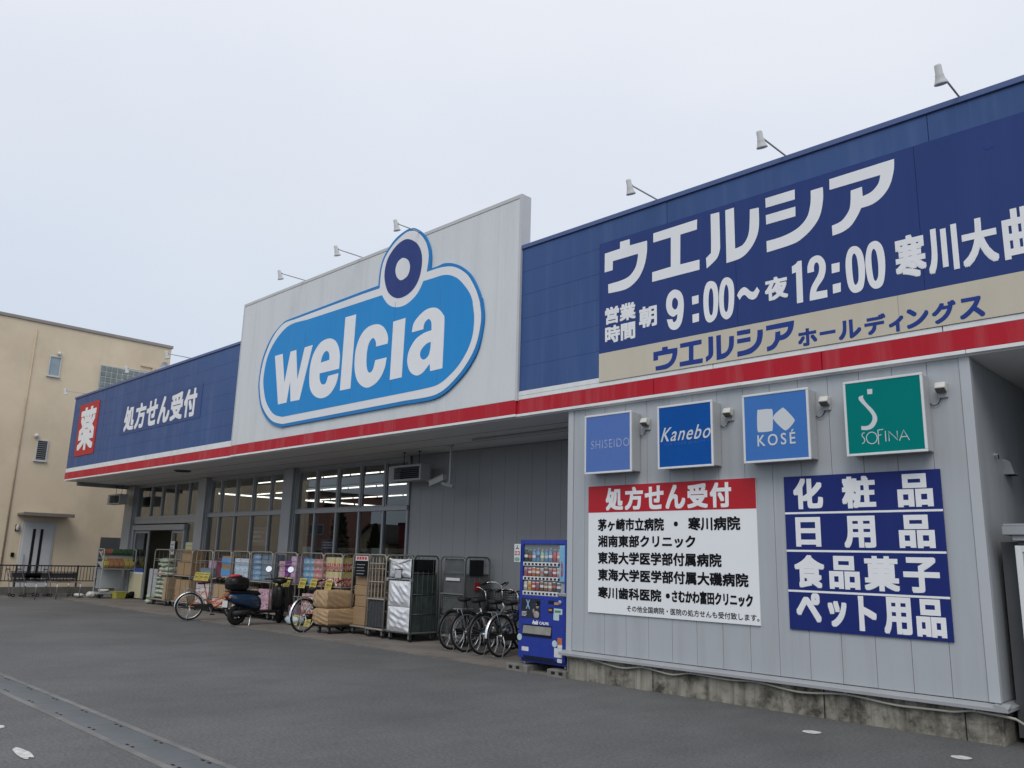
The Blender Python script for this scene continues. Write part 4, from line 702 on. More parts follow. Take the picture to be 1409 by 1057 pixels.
# storage shed in the yard beside the block
o = thing('storage_shed', 'grey capped storage shed with white framed door in the dark yard beside the block', 'shed', (-1.5, .15, 0)); q = dict(parent=o, world=True)
b = MB(); b.box(-2.17, -.3, .16, 1.2, .05, 1.86); b.box(-2.35, -2.171, .30, 1.2, .05, 1.86); b.build('body', mat('shed_body_and_light_block', (.10, .105, .11), .6), **q)  # second box is added behind the frame to block light from the wall gap
b = MB(); b.box(-2.275, -.2, .07, 1.25, 1.92, 2.0); b.box(-2.265, -.21, .075, 1.24, 2.001, 2.025); b.box(-2.20, -.26, .1, 1.22, 1.865, 1.919); b.build('roof_cap', mat('shed_cap', (.30, .315, .33), .5, var=.1), **q, bevel=.006)
b = MB(); b.box(-2.19, -2.13, .115, .156, .1, 1.82); b.box(-2.13, -.4, .115, .156, 1.76, 1.82); b.box(-2.13, -.4, .115, .156, .1, .16); b.build('door_frame', FR, **q, bevel=.005)
b = MB(); b.box(-2.127, -.42, .13, .152, .165, 1.755); b.build('door_panel', mat('shed_door', (.60, .61, .60), .5, var=.05), **q)
b = MB(); b.box(-1.3, -1.27, .105, .13, .8, 1.1); b.build('handle', BLACK, **q)
tag(MB().raw([(-2.2, .1, .008), (4, .1, .008), (4, 7, .008), (-2.2, 7, .008)], [(0, 1, 2, 3)]).build('yard_slab', mat('yard_slab', (.16, .155, .145), .9, var=.2, vs=3, blot=.5, bcol=(.08, .078, .07))), kind='structure')
tag(MB().box(-2.25, -2.0, .02, .14, -.02, .045).build('concrete_pad', CONC, bevel=.01), 'small low concrete pad at the foot of the block corner', 'concrete pad')
# papers on the shop windows
def paper(x0, x1, z0, z1, y, m, label, stripe=None):
    o = thing('window_poster', label, 'poster', ((x0 + x1) / 2, y, z0)); MB().box(x0, x1, y, y + .003, z0, z1).build('sheet', m, o, world=True)
    if stripe is not None:
        b = MB(); h = (z1 - z0)
        for k in range(3): b.box(x0 + (x1 - x0) * .12, x1 - (x1 - x0) * (.12 + .15 * (k % 2)), y - .002, y - .0005, z0 + h * (.2 + .24 * k), z0 + h * (.32 + .24 * k))
        b.build('print', stripe, o, world=True)
YEL = mat('card_yellow', (.50, .465, .115), .5, var=.04); PW = mat('paper_white', (.62, .63, .63), .6, var=.03); PINK = mat('paper_pink', (.40, .22, .28), .6, var=.1)
paper(-24.55, -24.05, 1.42, 1.82, 2.03, mat('poster_cream', (.55, .56, .45), .6), 'cream and yellow poster on the pane beside the sliding door', YEL)
paper(-25.66, -25.36, 1.45, 1.85, 2.045, PW, 'white notice sheet on the sliding door', ALUD)
paper(-21.4, -20.4, 1.75, 2.25, 2.35, PINK, 'large faded pink poster hanging inside the middle windows', PW)
paper(-18.3, -17.75, 1.05, 1.75, 2.2, PW, 'plain white paper inside the first pane past the middle pier')
paper(-17.5, -16.8, 1.0, 1.62, 2.2, PINK, 'dull pink and white poster inside the second pane past the middle pier', PW)
paper(-17.48, -16.82, 1.66, 1.92, 2.2, mat('poster_blue', (.10, .16, .32), .6), 'dull blue banner above the pink poster inside the pane', PW)
paper(-15.55, -14.95, 1.15, 1.74, 2.3, PW, 'white box front standing inside the fourth pane past the pier')

# ================================================================ TAN BUILDING, FENCE AND THINGS AT THE FAR END
TAN = mat('tan_render', (.72, .60, .44), .85, var=.08, vs=.5, streak=.38, scol=(.57, .47, .34), ssc=1.1, blot=.30, bcol=(.47, .385, .28), bsc=.45, bump=.004, bs=60)
bt = thing('apartment_building', 'three storey tan rendered building with flat roof beyond the store', 'building', (-37, -3, 0)); q = dict(parent=bt, world=True)
XT = -32.2
MB().box(-46, XT, -6.9, 4.02, -.1, 9.46).build('wall', TAN, **q)
b = MB(); b.box(-46.05, XT + .05, -6.95, 4.07, 9.465, 9.58); b.build('coping', mat('tan_coping', (.30, .27, .25), .6, var=.1), **q, bevel=.01)
sv = MB(); sv.tube([(XT + .015, -.84, 9.2), (XT + .015, -.84, .4)], .03, 8); sv.build('rain_pipe', mat('rain_pipe', (.46, .375, .27), .7, var=.15, vs=2), **q, smooth=True)
sv = MB(); sv.box(XT, XT + .05, 3.35, 3.43, 6.0, 8.55); sv.box(XT, XT + .05, 2.9, 3.43, 8.55, 8.62); sv.build('wall_ledge', TAN, **q)
WFR = mat('window_frame', (.55, .56, .56), .4, var=.05)
OPQ = mat('frosted_pane', (.30, .37, .41), .15, var=.12, vs=2)
def win(y0, y1, z0, z1, name, pane, bars=0):
    f = MB(); e = .035
    f.box(XT - .02, XT + .04, y0, y1, z0, z0 + e); f.box(XT - .02, XT + .04, y0, y1, z1 - e, z1); f.box(XT - .02, XT + .04, y0, y0 + e, z0 + e, z1 - e); f.box(XT - .02, XT + .04, y1 - e, y1, z0 + e, z1 - e); f.box(XT, XT + .07, y0 - .03, y1 + .03, z0 - .03, z0 - .001)
    wf = f.build(name, WFR, **q); MB().box(XT + .002, XT + .012, y0 + e, y1 - e, z0 + e, z1 - e).build('pane', pane, wf, world=True); return wf
win(-.30, .10, 7.6, 8.34, 'window', OPQ)
wf = win(-.31, .07, 4.54, 5.28, 'window', mat('louvre_dark', (.075, .075, .07), .4, var=.1))
b = MB()
for k in range(9): b.box(XT + .013, XT + .035, -.275, .035, 4.6 + k * .072, 4.62 + k * .072)
b.build('louvre', ALUD, wf, world=True)
gb = MB(); gp = MB()
wf = MB().box(XT - .02, XT + .03, 1.45, 3.30, 6.4, 8.34).build('glass_block_window', mat('mortar', (.5, .5, .47), .8), **q)
for i in range(9):
    for k in range(9): gp.box(XT + .02, XT + .045, 1.48 + i * .2, 1.48 + i * .2 + .175, 6.44 + k * .21, 6.44 + k * .21 + .185)
gp.build('glass_block', mat('glass_block', (.20, .23, .23), .08, var=.25, vs=5), wf, world=True, bevel=.012)
for (y, z) in ((-.01, 8.45), (-.36, 5.40)):
    b = MB(); b.ell((XT + .07, y, z), .075, .07, .08); b.build('vent_cap', LW, **q, smooth=True)
b = MB(); b.box(XT, XT + .035, -.37, .68, .18, 2.44); b.build('door_frame', WFR, **q, bevel=.006)
b = MB(); b.box(XT + .036, XT + .06, -.31, .62, .2, 2.38); dr = b.build('door', mat('door_white', (.55, .56, .57), .4, var=.04), **q, bevel=.004)
b = MB(); b.box(XT + .061, XT + .068, -.03, .06, .45, 2.18); b.box(XT + .061, XT + .068, .21, .30, .45, 2.18); b.build('slit', DARK, dr, world=True)
b = MB(); b.tube([(XT + .062, -.22, 1.3), (XT + .11, -.22, 1.28), (XT + .11, -.22, .72), (XT + .062, -.22, .7)], .014, 8); b.build('handle', ALU, dr, world=True)
b = MB(); b.box(XT, XT + .75, -.58, 1.02, 2.62, 2.70); b.box(XT + .75, XT + .77, -.59, 1.03, 2.60, 2.72); b.build('door_hood', mat('hood', (.20, .175, .15), .6, var=.1), **q, bevel=.008)
b = MB(); b.box(XT, XT + .03, -.58, -.46, 2.08, 2.3); b.build('lamp_plate', BLACK, **q); b = MB(); b.ell((XT + .08, -.52, 2.2), .06, .06, .11); b.build('lamp_globe', mat('lamp_globe', (.5, .5, .5), .3), **q, smooth=True)
b = MB(); b.box(XT, XT + .05, -.60, -.50, 1.22, 1.36); b.build('meter_box', BLACK, **q, bevel=.006)
b = MB(); b.box(XT, XT + .03, 2.25, 3.0, .1, 1.98); b.build('service_door', mat('service_door', (.085, .09, .095), .5, var=.1), **q, bevel=.006)
b = MB(); b.box(XT, XT + .45, -.9, 1.1, 0, .19); b.build('door_step', CONC, **q, bevel=.01)
# fence
FEN = mat('fence_brown', (.045, .036, .034), .5, var=.1)
fo = thing('metal_fence', 'dark brown metal railing on a low concrete kerb before the tan building', 'fence', (-31.2, -3, 0)); q = dict(parent=fo, world=True)
b = MB(); b.box(-31.3, -31.1, -12, 2.05, -.02, .26); b.build('kerb', mat('fence_kerb', (.16, .155, .14), .9, var=.2, vs=2, blot=.5, bcol=(.07, .07, .06)), **q, bevel=.01)
b = MB(); b.tube([(-31.2, -12, .955), (-31.2, 2.05, .955)], .022, 8); b.box(-31.215, -31.185, -12, 2.05, .44, .47); b.build('rail', FEN, **q)
b = MB(); y = -11.95
while y < 2.0: b.box(-31.208, -31.192, y - .008, y + .008, .471, .935); y += .105
b.build('balusters', FEN, **q)
for y in (-11.4, -9.5, -7.6, -5.75, -3.9, -2.05, -.62, 1.28): MB().box(-31.225, -31.175, y - .025, y + .025, .26, .985).build('post', FEN, **q)
# low hoop rails with white caps
HP = mat('hoop_grey', (.22, .20, .21), .5, metal=.3, var=.1); CAPW = mat('cap_white', (.68, .68, .66), .5, var=.02)
pro = None
for y, l in ((-.77, 'low grey cart guard hoop with white sleeves, first from the fence door'), (-.18, 'low grey cart guard hoop with white sleeves, middle one before the parked carts'), (.49, 'low grey cart guard hoop with white sleeves nearest the produce rack')):
    if pro is None:
        o = thing('guard_hoop', l, 'guard rail', (-28.35, y, 0), 0, 'cart guard hoops at the end of the walkway')
        b = MB(); b.tube([(0, 0, 0), (0, 0, .44), (-.03, 0, .48), (-.08, 0, .5), (-1.0, 0, .5), (-1.05, 0, .48), (-1.08, 0, .44), (-1.08, 0, 0)], .017, 8); b.build('hoop', HP, o, smooth=True)
        b = MB(); b.tube([(0, 0, .37), (0, 0, .46)], .021, 8); b.tube([(-1.08, 0, .37), (-1.08, 0, .46)], .021, 8); b.build('sleeve', CAPW, o); pro = o
    else: o = copy_tree(pro); o.location.y = y; o['label'] = l
# shopping carts
DKP = mat('cart_dark', (.04, .038, .042), .5, var=.1); CHR = mat('chrome', (.55, .56, .57), .25, metal=.9, var=.05)
def wire_basket(mb, x0, x1, w0, w1, z0, z1, nx, nz, r=.004):
    rings_ = []
    for k in range(nz + 1):
        s = k / nz; hw = (w0 + (w1 - w0) * s) / 2; e = .04 * s; z = z0 + (z1 - z0) * s
        mb.tube([(x0 - e, -hw, z), (x1 + e, -hw, z), (x1 + e, hw, z), (x0 - e, hw, z)], r if k < nz else r * 1.8, 5, closed=True)
    for i in range(nx + 1):
        s = i / nx; x = x0 + (x1 - x0) * s
        for sg in (-1, 1): mb.tube([(x, sg * w0 / 2, z0), (x + (.04 if s > .5 else -.04) * abs(2 * s - 1), sg * w1 / 2, z1)], r, 4)
        mb.tube([(x, -w0 / 2, z0), (x, w0 / 2, z0)], r, 4)
    for i in range(nx // 2 + 1):
        y = -w0 / 2 + w0 * i / (nx // 2)
        for x, e in ((x0, -.04), (x1, .04)): mb.tube([(x, y, z0), (x + e, y * w1 / w0, z1)], r, 4)
pro = None
for i, (x, y) in enumerate(((-30.1, -.62), (-30.1, -.30), (-30.05, .45))):
    l = ['dark wire shopping cart parked beside the fence near the white door', 'dark wire shopping cart nested into the one nearest the white door', 'dark wire shopping cart parked nearest the produce rack by the fence'][i]
    if pro is None:
        o = thing('shopping_cart', l, 'shopping cart', (x, y, 0), math.radians(90), 'shopping carts parked by the fence')
        b = MB(); b.tube([(-.35, -.2, .09), (.38, -.2, .09)], .012, 6); b.tube([(-.35, .2, .09), (.38, .2, .09)], .012, 6); b.tube([(-.35, -.2, .09), (-.4, -.22, .5), (-.52, -.22, .86), (-.52, .22, .86), (-.4, .22, .5), (-.35, .2, .09)], .012, 6); b.tube([(-.38, -.2, .46), (.3, -.17, .46)], .01, 6); b.tube([(-.38, .2, .46), (.3, .17, .46)], .01, 6); b.build('frame', HP, o)
        b = MB(); wire_basket(b, -.36, .36, .36, .44, .50, .78, 12, 6); b.box(-.34, .34, -.16, .16, .52, .54); b.box(-.385, .385, -.205, -.198, .60, .74); b.box(-.385, .385, .198, .205, .60, .74); b.box(.372, .38, -.19, .19, .58, .76); b.build('basket', DKP, o)
        b = MB(); b.tube([(-.52, -.2, .86), (-.52, .2, .86)], .018, 8); b.build('handle', mat('cart_red', (.10, .02, .035), .4), o)
        for xx, yy in ((-.33, -.2), (-.33, .2), (.36, -.2), (.36, .2)): MB().torus((xx, yy, .055), .04, .015, 16, 6).build('wheel', BLACK, o)
        pro = o
    else: o = copy_tree(pro); o.location = (x, y, 0); o['label'] = l
# plastic bags on the ground
BAG = mat('bag_white', (.58, .58, .56), .35, var=.12, vs=12)
def bag(x, y, rx, ry, h, seed, label, m=BAG, name='plastic_bag', cat='bag', group=None):
    r = random.Random(seed); n, k = 20, 9; rs = []
    ph = [(r.uniform(0, 6.28), r.uniform(0, 6.28), r.randint(2, 6)) for _ in range(6)]
    for i in range(1, k):
        t = math.pi * i / k; row = []
        for j in range(n):
            a = 2 * math.pi * j / n; d = 1 + .09 * sum(math.sin(c * a + p1 + 3 * math.sin(t + p2)) for p1, p2, c in ph) / 1.5
            row.append((rx * math.sin(t) ** .7 * math.cos(a) * d, ry * math.sin(t) ** .7 * math.sin(a) * d, h * .5 * (1 - math.cos(t) ** 1 * (1 if d else 1)) * (.85 + .15 * d)))
        rs.append(row)
    o = MB().rings(rs).build(name, m, smooth=True); o.location = (x, y, .021); return tag(o, label, cat, group)
bag(-28.9, 1.25, .22, .16, .16, 1, 'crumpled white plastic bag lying between the carts and the rack')
bag(-28.6, .92, .17, .15, .20, 2, 'bulging white plastic bag on the ground beside the produce rack post')
bag(-29.2, .75, .24, .12, .12, 3, 'flat grey white plastic bag on the ground behind the guard hoop')
# produce rack at the end of the walkway (faces +X)
RK = mat('rack_grey', (.42, .44, .44), .4, metal=.4, var=.06)
o = thing('display_rack', 'grey wheeled display rack holding snack bags outside the entrance', 'rack', (-28.4, 1.5, .02)); q = dict(parent=o)
b = MB()
for yy in (-.5, .5):
    b.tube([(.28, yy, .12), (.28, yy, 1.5), (.24, yy, 1.54), (-.24, yy, 1.54), (-.28, yy, 1.5), (-.28, yy, .12)], .016, 8)
    for z in (.35, .65, .95, 1.25): b.tube([(.28, yy, z), (-.28, yy, z)], .008, 6)
b.build('side_frame', RK, **q)
b = MB(); b.box(-.3, .32, -.54, .54, .14, .19); b.build('base_shelf', RK, **q, bevel=.006)
b = MB(); M = Matrix.Translation((.02, 0, 1.02)) @ Matrix.Rotation(math.radians(22), 4, 'Y'); b.box(-.3, .3, -.49, .49, -.01, .01, M); b.build('sloped_shelf', RK, **q)
b = MB(); M2 = Matrix.Translation((-.05, 0, 1.36)) @ Matrix.Rotation(math.radians(30), 4, 'Y'); b.box(-.22, .22, -.49, .49, -.01, .01, M2); b.build('upper_shelf', RK, **q)
b = MB(); b.box(-.24, -.22, -.46, .3, .3, .92); b.build('back_panel', mat('rack_panel', (.42, .44, .46), .5), **q)
for yy in (-.48, .48):
    for xx in (-.26, .28): MB().torus((xx, yy, .06), .045, .018, 16, 6).build('caster', BLACK, **q)
r = random.Random(4)
SN = [(packmat('snack_orange', [(.42, .18, .09), (.5, .35, .15), (.5, .42, .34)], 4), 'orange'), (packmat('snack_yellow', [(.5, .42, .12), (.45, .3, .12), (.45, .42, .3)], 4), 'yellow'), (packmat('snack_green', [(.05, .12, .06), (.08, .18, .08), (.2, .25, .18)], 4), 'green'), (packmat('snack_red', [(.35, .12, .09), (.4, .25, .18), (.45, .4, .36)], 4), 'red')]
for row, (zz, xx, kinds) in enumerate(((1.46, .03, (3, 3, 2, 2, 2, 2)), (1.16, .12, (1, 0, 0, 0, 1, 1)), (1.06, .26, (1, 0, 0, 0, 1, 1)))):
    for k in range(6):
        m, cn = SN[kinds[k]]; b = MB(); M = Matrix.Rotation(math.radians(25), 4, 'Y'); b.rings([[(-.04, -.07, -.1), (.04, -.07, -.1), (.04, .07, -.1), (-.04, .07, -.1)], [(-.06, -.072, 0), (.06, -.072, 0), (.06, .072, 0), (-.06, .072, 0)], [(-.012, -.07, .1), (.012, -.07, .1), (.012, .07, .1), (-.012, .07, .1)]], True, M)
        s = b.build('snack_bag', m, bevel=.01); s.location = (-28.4 + xx, 1.5 - .4 + k * .16, zz + .02); tag(s, '%s snack bag in the %s row of the rack outside the entrance' % (cn, ('top', 'middle', 'lowest')[row]), 'snack bag', 'snack bags on the display rack')
tub = MB(); tub.rings([[(-.2, -.14, 0), (.2, -.14, 0), (.2, .14, 0), (-.2, .14, 0)], [(-.24, -.17, .2), (.24, -.17, .2), (.24, .17, .2), (-.24, .17, .2)]]); tub.box(-.25, .25, -.18, .18, .2, .215)
o = tub.build('plastic_tub', mat('tub_yellow', (.40, .38, .08), .4), bevel=.01); o.location = (-28.0, 1.55, .022); tag(o, 'yellow plastic tub on the ground below the snack rack', 'tub')
bag(-27.98, 1.98, .14, .14, .22, 8, 'round black plastic bag beside the yellow tub', BLACK)
bag(-28.33, 1.2, .2, .15, .1, 9, 'folded white plastic sheet on the base shelf of the snack rack', BAG).location.z = .213

# ================================================================ CAGE TROLLEYS AND GOODS
CAGE = mat('cage_beige', (.36, .33, .285), .45, metal=.35, var=.1); CAGED = mat('cage_grey', (.15, .165, .16), .45, metal=.3, var=.12); RUB = mat('rubber', (.018, .018, .018), .7, var=0)
def arch(mb, a, b, z0, z1, r=.016, cr=.12):
    """inverted U between floor points a and b"""
    a, b = Vector(a), Vector(b); h = (b - a).normalized(); pts = [a + Vector((0, 0, z0))]
    for k in range(6): t = math.pi / 2 * k / 5; pts.append(a + h * cr * (1 - math.cos(t)) + Vector((0, 0, z1 - cr + cr * math.sin(t))))
    for k in range(6): t = math.pi / 2 * (1 - k / 5); pts.append(b - h * cr * (1 - math.cos(t)) + Vector((0, 0, z1 - cr + cr * math.sin(t))))
    pts.append(b + Vector((0, 0, z0))); mb.tube(pts, r, 8)
def caster(o, x, y, m=RUB):
    b = MB(); b.torus((x, y, .06), .042, .018, 18, 7); b.tube([(x, y - .012, .06), (x, y + .012, .06)], .03, 10); wl = b.build('wheel', m, o, smooth=True)
    b = MB(); b.box(x - .025, x + .025, y - .03, y - .022, .05, .14); b.box(x - .025, x + .025, y + .022, y + .03, .05, .14); b.box(x - .03, x + .03, y - .03, y + .03, .135, .148); b.build('fork', CAGED, wl)
def cage(name, label, x, y, w_, d_, m, h=1.57, shelf_z=(.86,), front=True, group='cage trolleys along the shop front', bars=True):
    o = thing(name, label, 'cage trolley', (x, y, .02), 0, group)
    b = MB(); b.box(0, w_, 0, d_, .15, .175)
    b.tube([(0, 0, .16), (w_, 0, .16), (w_, d_, .16), (0, d_, .16)], .018, 8, closed=True); b.build('base', m, o)
    for sx, nm in ((0, 'side_frame'), (w_, 'side_frame')):
        b = MB(); arch(b, (sx, 0, 0), (sx, d_, 0), .16, h, .014, .1); n = max(2, int(d_ / .11))
        for k in range(1, n): b.tube([(sx, d_ * k / n, .17), (sx, d_ * k / n, h)], .0035, 5)
        for z in (.5, .86, 1.25): b.tube([(sx, 0, z), (sx, d_, z)], .006, 5)
        b.build(nm, m, o, smooth=True)
    b = MB(); arch(b, (0, d_, 0), (w_, d_, 0), .16, h, .015, .1); n = int(w_ / .11)
    for k in range(1, n): b.tube([(w_ * k / n, d_, .17), (w_ * k / n, d_, h)], .0035, 5)
    for z in (.5, .86, 1.25): b.tube([(0, d_, z), (w_, d_, z)], .006, 5)
    b.build('back_frame', m, o, smooth=True)
    if front:
        b = MB(); arch(b, (0, 0, 0), (w_, 0, 0), .16, h, .015, .1); b.tube([(0, 0, 1.3), (w_, 0, 1.3)], .008, 6); b.build('front_frame', m, o, smooth=True)
    for z in shelf_z:
        b = MB(); b.box(.01, w_ - .01, .01, d_ - .01, z, z + .02); b.tube([(0, 0, z), (w_, 0, z)], .012, 6); b.build('shelf', m, o)
    for xx, yy in ((.07, .05), (w_ - .07, .05), (.07, d_ - .05), (w_ - .07, d_ - .05)): caster(o, xx, yy)
    return o
CG = [('first', -24.90, 1.30, 1.02), ('second', -23.52, 1.32, 1.05), ('third', -22.18, 1.32, .92), ('fourth', -21.12, 1.30, .95), ('fifth', -20.03, 1.28, .84), ('sixth', -19.10, 1.28, 1.02), ('seventh', -17.96, 1.28, .98), ('eighth', -16.86, 1.32, .9), ('ninth', -16.05, 1.38, .76)]
WHAT = ['stacked with pale green soil bags', 'full of brown cartons', 'holding white packs under yellow price cards', 'with brown cartons bearing blue labels', 'holding pale blue packs', 'with a tall stack of blue tissue packs', 'with pink and purple boxes', 'with blue and red packs above yellow cards', 'with red and yellow refill packs']
for (nm, x, y, w_), wh in zip(CG, WHAT): cage('cage_trolley', 'beige metal cage trolley %s, %s from the entrance' % (wh, nm), x, y, w_, .62, CAGE)
PR = {}
def goods(name, m, dims, pos, label, cat, group, cut=None, rz=0.0, tilt=0.0):
    k = (name, m.name, dims)
    if k not in PR:
        w_, d_, h = dims; o = MB().box(-w_ / 2, w_ / 2, 0, d_, 0, h).build(name, m, bevel=min(.012, w_ * .08)); PR[k] = o
        if cut is not None: b = MB(); b.box(-w_ / 2 + .002, w_ / 2 - .002, -.0015, -.0002, h * cut[1], h * cut[2]) ; b.build('label_panel', cut[0], o)
    else: o = copy_tree(PR[k])
    o.location = pos; o.rotation_euler = (tilt, 0, rz); tag(o, label, cat, group); return o
def stack(name, m, dims, x0, y0, z0, nx, nz, label, cat, gap=.006, cut=None, ny=1, jit=.014):
    for j in range(ny):
        for k in range(nz):
            for i in range(nx):
                goods(name, m, dims, (x0 + dims[0] / 2 + i * (dims[0] + gap) + rnd.uniform(-jit, jit), y0 + j * (dims[1] + gap) + rnd.uniform(0, jit), z0 + k * (dims[2] + .001)), label, cat, label[:40], cut, rnd.uniform(-.07, .07))
CART = mat('cardboard', (.33, .225, .13), .8, var=.12, vs=5, blot=.2, bcol=(.24, .16, .09), bsc=3); CART2 = mat('cardboard_pale', (.38, .28, .17), .8, var=.1, vs=4)
TAPE = mat('parcel_tape', (.45, .36, .24), .35, var=.05)
LBLUE = mat('label_blue', (.10, .30, .58), .5, var=.2, vs=20); LWHI = mat('label_white', (.62, .62, .62), .5, var=.2, vs=26); LGRN = mat('soil_bag', (.36, .40, .32), .5, var=.3, vs=9)
PW1 = bandpack('pack_white', [(0, (.45, .14, .18)), (.14, (.62, .60, .62)), (.45, (.36, .30, .48)), (.56, (.64, .62, .63)), (.85, (.48, .40, .50))]); PLB = packmat('pack_pale_blue', [(.45, .56, .66), (.62, .68, .72), (.25, .40, .58)], 5)
PBL = packmat('pack_tissue_blue', [(.16, .28, .44), (.46, .54, .60), (.22, .34, .48)], 8); PGB = packmat('pack_grey_blue', [(.16, .22, .28), (.22, .28, .33), (.12, .17, .24)], 5); PPK = packmat('pack_pink', [(.55, .34, .42), (.62, .54, .58), (.40, .13, .24), (.60, .5, .55)], 7)
PLI = packmat('pack_lilac', [(.52, .36, .52), (.60, .46, .58), (.45, .30, .46)], 5); PPU = packmat('pack_purple', [(.16, .03, .22), (.24, .06, .28), (.40, .1, .3)], 5); PBS = packmat('pack_blue_sky', [(.14, .32, .52), (.42, .52, .42), (.56, .60, .62)], 8); PRS = packmat('pack_red_rose', [(.50, .18, .18), (.60, .50, .45), (.55, .34, .34), (.6, .58, .55)], 8)
PRF = bandpack('pack_refill', [(0, (.55, .10, .06)), (.22, (.60, .24, .10)), (.34, (.56, .08, .06)), (.56, (.62, .50, .30)), (.68, (.60, .52, .14)), (.92, (.50, .42, .10))]); PRD = bandpack('pack_red', [(0, (.56, .52, .50)), (.18, (.50, .07, .07)), (.5, (.58, .20, .12)), (.62, (.62, .56, .54)), (.82, (.45, .08, .10))]); PMR = packmat('pack_maroon', [(.14, .03, .05), (.2, .05, .06)], 4)
Z0, Z1 = .20, .905
# first: soil bags stepping up, with a carton beside
x, y = -24.90, 1.36
for k in range(9):
    for i in range(2 if k < 7 else 1):
        o = bag(x + .18 + .02 * k + i * .34, y + .22, .22, .24, .15, 20 + k * 3 + i, 'pale green soil bag piled in the cage trolley at the entrance', LGRN, 'soil_bag', 'bag', 'soil bags in the first cage trolley'); o.location.z = Z0 + k * .125
for k, zz in enumerate((Z0, Z0 + .11)): bag(x - .22 + .05 * k, y + .05, .16, .16, .15, 60 + k, ('lowest pale green soil bag spilling out beside the entrance', 'pale green soil bag lying on the lowest one beside the entrance')[k], LGRN, 'soil_bag', 'bag').location.z = .022 + k * .13
stack('carton', CART2, (.30, .4, .62), x + .68, y - .02, Z0, 1, 1, 'tall brown carton next to the soil bags', 'box'); goods('sale_tag', PRD, (.12, .01, .16), (x + .5, y - .07, .84), 'small red tag on the soil bag cage', 'tag', None)
# second: cartons
x, y = -23.52, 1.36
stack('carton', CART, (.32, .45, .58), x + .05, y, Z0, 3, 1, 'brown carton in the lower tier of the second cage', 'box'); stack('carton', CART, (.47, .45, .34), x + .04, y, Z1, 2, 1, 'wide brown carton on the shelf of the second cage', 'box'); stack('carton', CART, (.28, .4, .34), x + .26, y + .02, Z1 + .345, 2, 1, 'brown carton on top of the second cage stack', 'box')
# third
x, y = -22.18, 1.36
stack('laundry_pack', PW1, (.20, .3, .28), x + .03, y, Z0, 4, 2, 'white and red laundry pack in the third cage', 'pack', ny=1); stack('grey_bundle', PGB, (.2, .3, .22), x + .05, y + .05, Z1, 4, 1, 'grey wrapped bundle on the shelf of the third cage', 'pack'); stack('grey_bundle', PLI, (.18, .3, .2), x + .45, y + .1, Z1 + .225, 2, 1, 'dull lilac bundle on the grey bundles in the third cage', 'pack')
# fourth
x, y = -21.12, 1.34
stack('carton', CART, (.29, .4, .28), x + .32, y, Z1, 2, 2, 'brown carton with a blue front label in the fourth cage', 'box', cut=(LBLUE, .25, .8)); stack('maroon_box', PMR, (.24, .4, .5), x + .04, y + .02, Z1, 1, 1, 'dark maroon box beside the blue labelled cartons', 'box')
stack('carton', CART2, (.28, .4, .34), x + .03, y, Z0 + .2, 3, 1, 'pale brown carton in the lower tier of the fourth cage', 'box'); stack('red_pack', PRD, (.21, .3, .19), x + .03, y - .02, Z0, 4, 1, 'red and white pack at the foot of the fourth cage', 'pack')
# fifth, sixth
x, y = -20.03, 1.32
stack('tissue_pack', PLB, (.24, .3, .17), x + .03, y, Z1, 3, 3, 'pale blue and white pack on the fifth cage shelf', 'pack'); stack('white_pack', PW1, (.25, .3, .27), x + .03, y, Z0, 3, 2, 'white pack in the lower tier of the fifth cage', 'pack')
x, y = -19.10, 1.32
stack('tissue_pack', PBL, (.33, .28, .125), x + .04, y, Z1, 1, 5, 'sky blue tissue pack stacked in the sixth cage', 'pack'); stack('tissue_pack', PGB, (.29, .28, .125), x + .40, y + .02, Z1, 2, 5, 'slate blue tissue pack stacked in the sixth cage', 'pack')
stack('diaper_pack', PPK, (.30, .3, .26), x + .36, y, Z0, 2, 2, 'pink and white pack in the lower tier of the sixth cage', 'pack'); stack('carton', CART2, (.3, .3, .5), x + .03, y, Z0, 1, 1, 'pale carton low in the sixth cage', 'box')
# seventh
x, y = -17.96, 1.32
for c in range(3): stack('pink_box', PPK if c == 0 else (PPU if c == 1 else PLI), (.26, .3, .12), x + .12 + c * .27, y, Z1, 1, 4 + c // 2, ('pink box stacked beside the purple ones in the seventh cage', 'deep purple box in the middle stack of the seventh cage', 'lilac box in the tallest stack of the seventh cage')[c], 'box')
stack('pink_box', PLI, (.24, .3, .2), x + .6, y + .05, Z0, 1, 1, 'single lilac box low in the seventh cage', 'box'); bag(x + 1.2, y - .12, .3, .16, .2, 77, 'pale blue white plastic wrapped bundle on the ground by the scooter wheel', mat('wrap_blue', (.45, .55, .58), .3, var=.15, vs=9), 'wrapped_bundle', 'bundle')
# eighth
x, y = -16.86, 1.36
stack('tissue_pack', PBS, (.20, .3, .14), x + .04, y, Z1, 2, 4, 'blue and green pack on the eighth cage shelf', 'pack'); stack('tissue_pack', PRS, (.20, .3, .14), x + .46, y, Z1, 2, 4, 'red and cream pack on the eighth cage shelf', 'pack')
stack('refill_pack', PRD, (.19, .3, .25), x + .04, y, Z0, 4, 2, 'red and white pack in the lower tier of the eighth cage', 'pack')
# ninth
x, y = -16.05, 1.42
stack('refill_pack', PRF, (.17, .22, .30), x + .03, y, Z1, 4, 1, 'red and yellow refill pack on the ninth cage shelf', 'pack'); stack('refill_pack', PRF, (.17, .22, .30), x + .03, y, Z1 + .31, 4, 1, 'red and yellow refill pack in the top tier of the ninth cage', 'pack'); stack('refill_pack', PRD, (.17, .22, .29), x + .03, y, Z0, 4, 2, 'red pack in the lower tier of the ninth cage', 'pack')
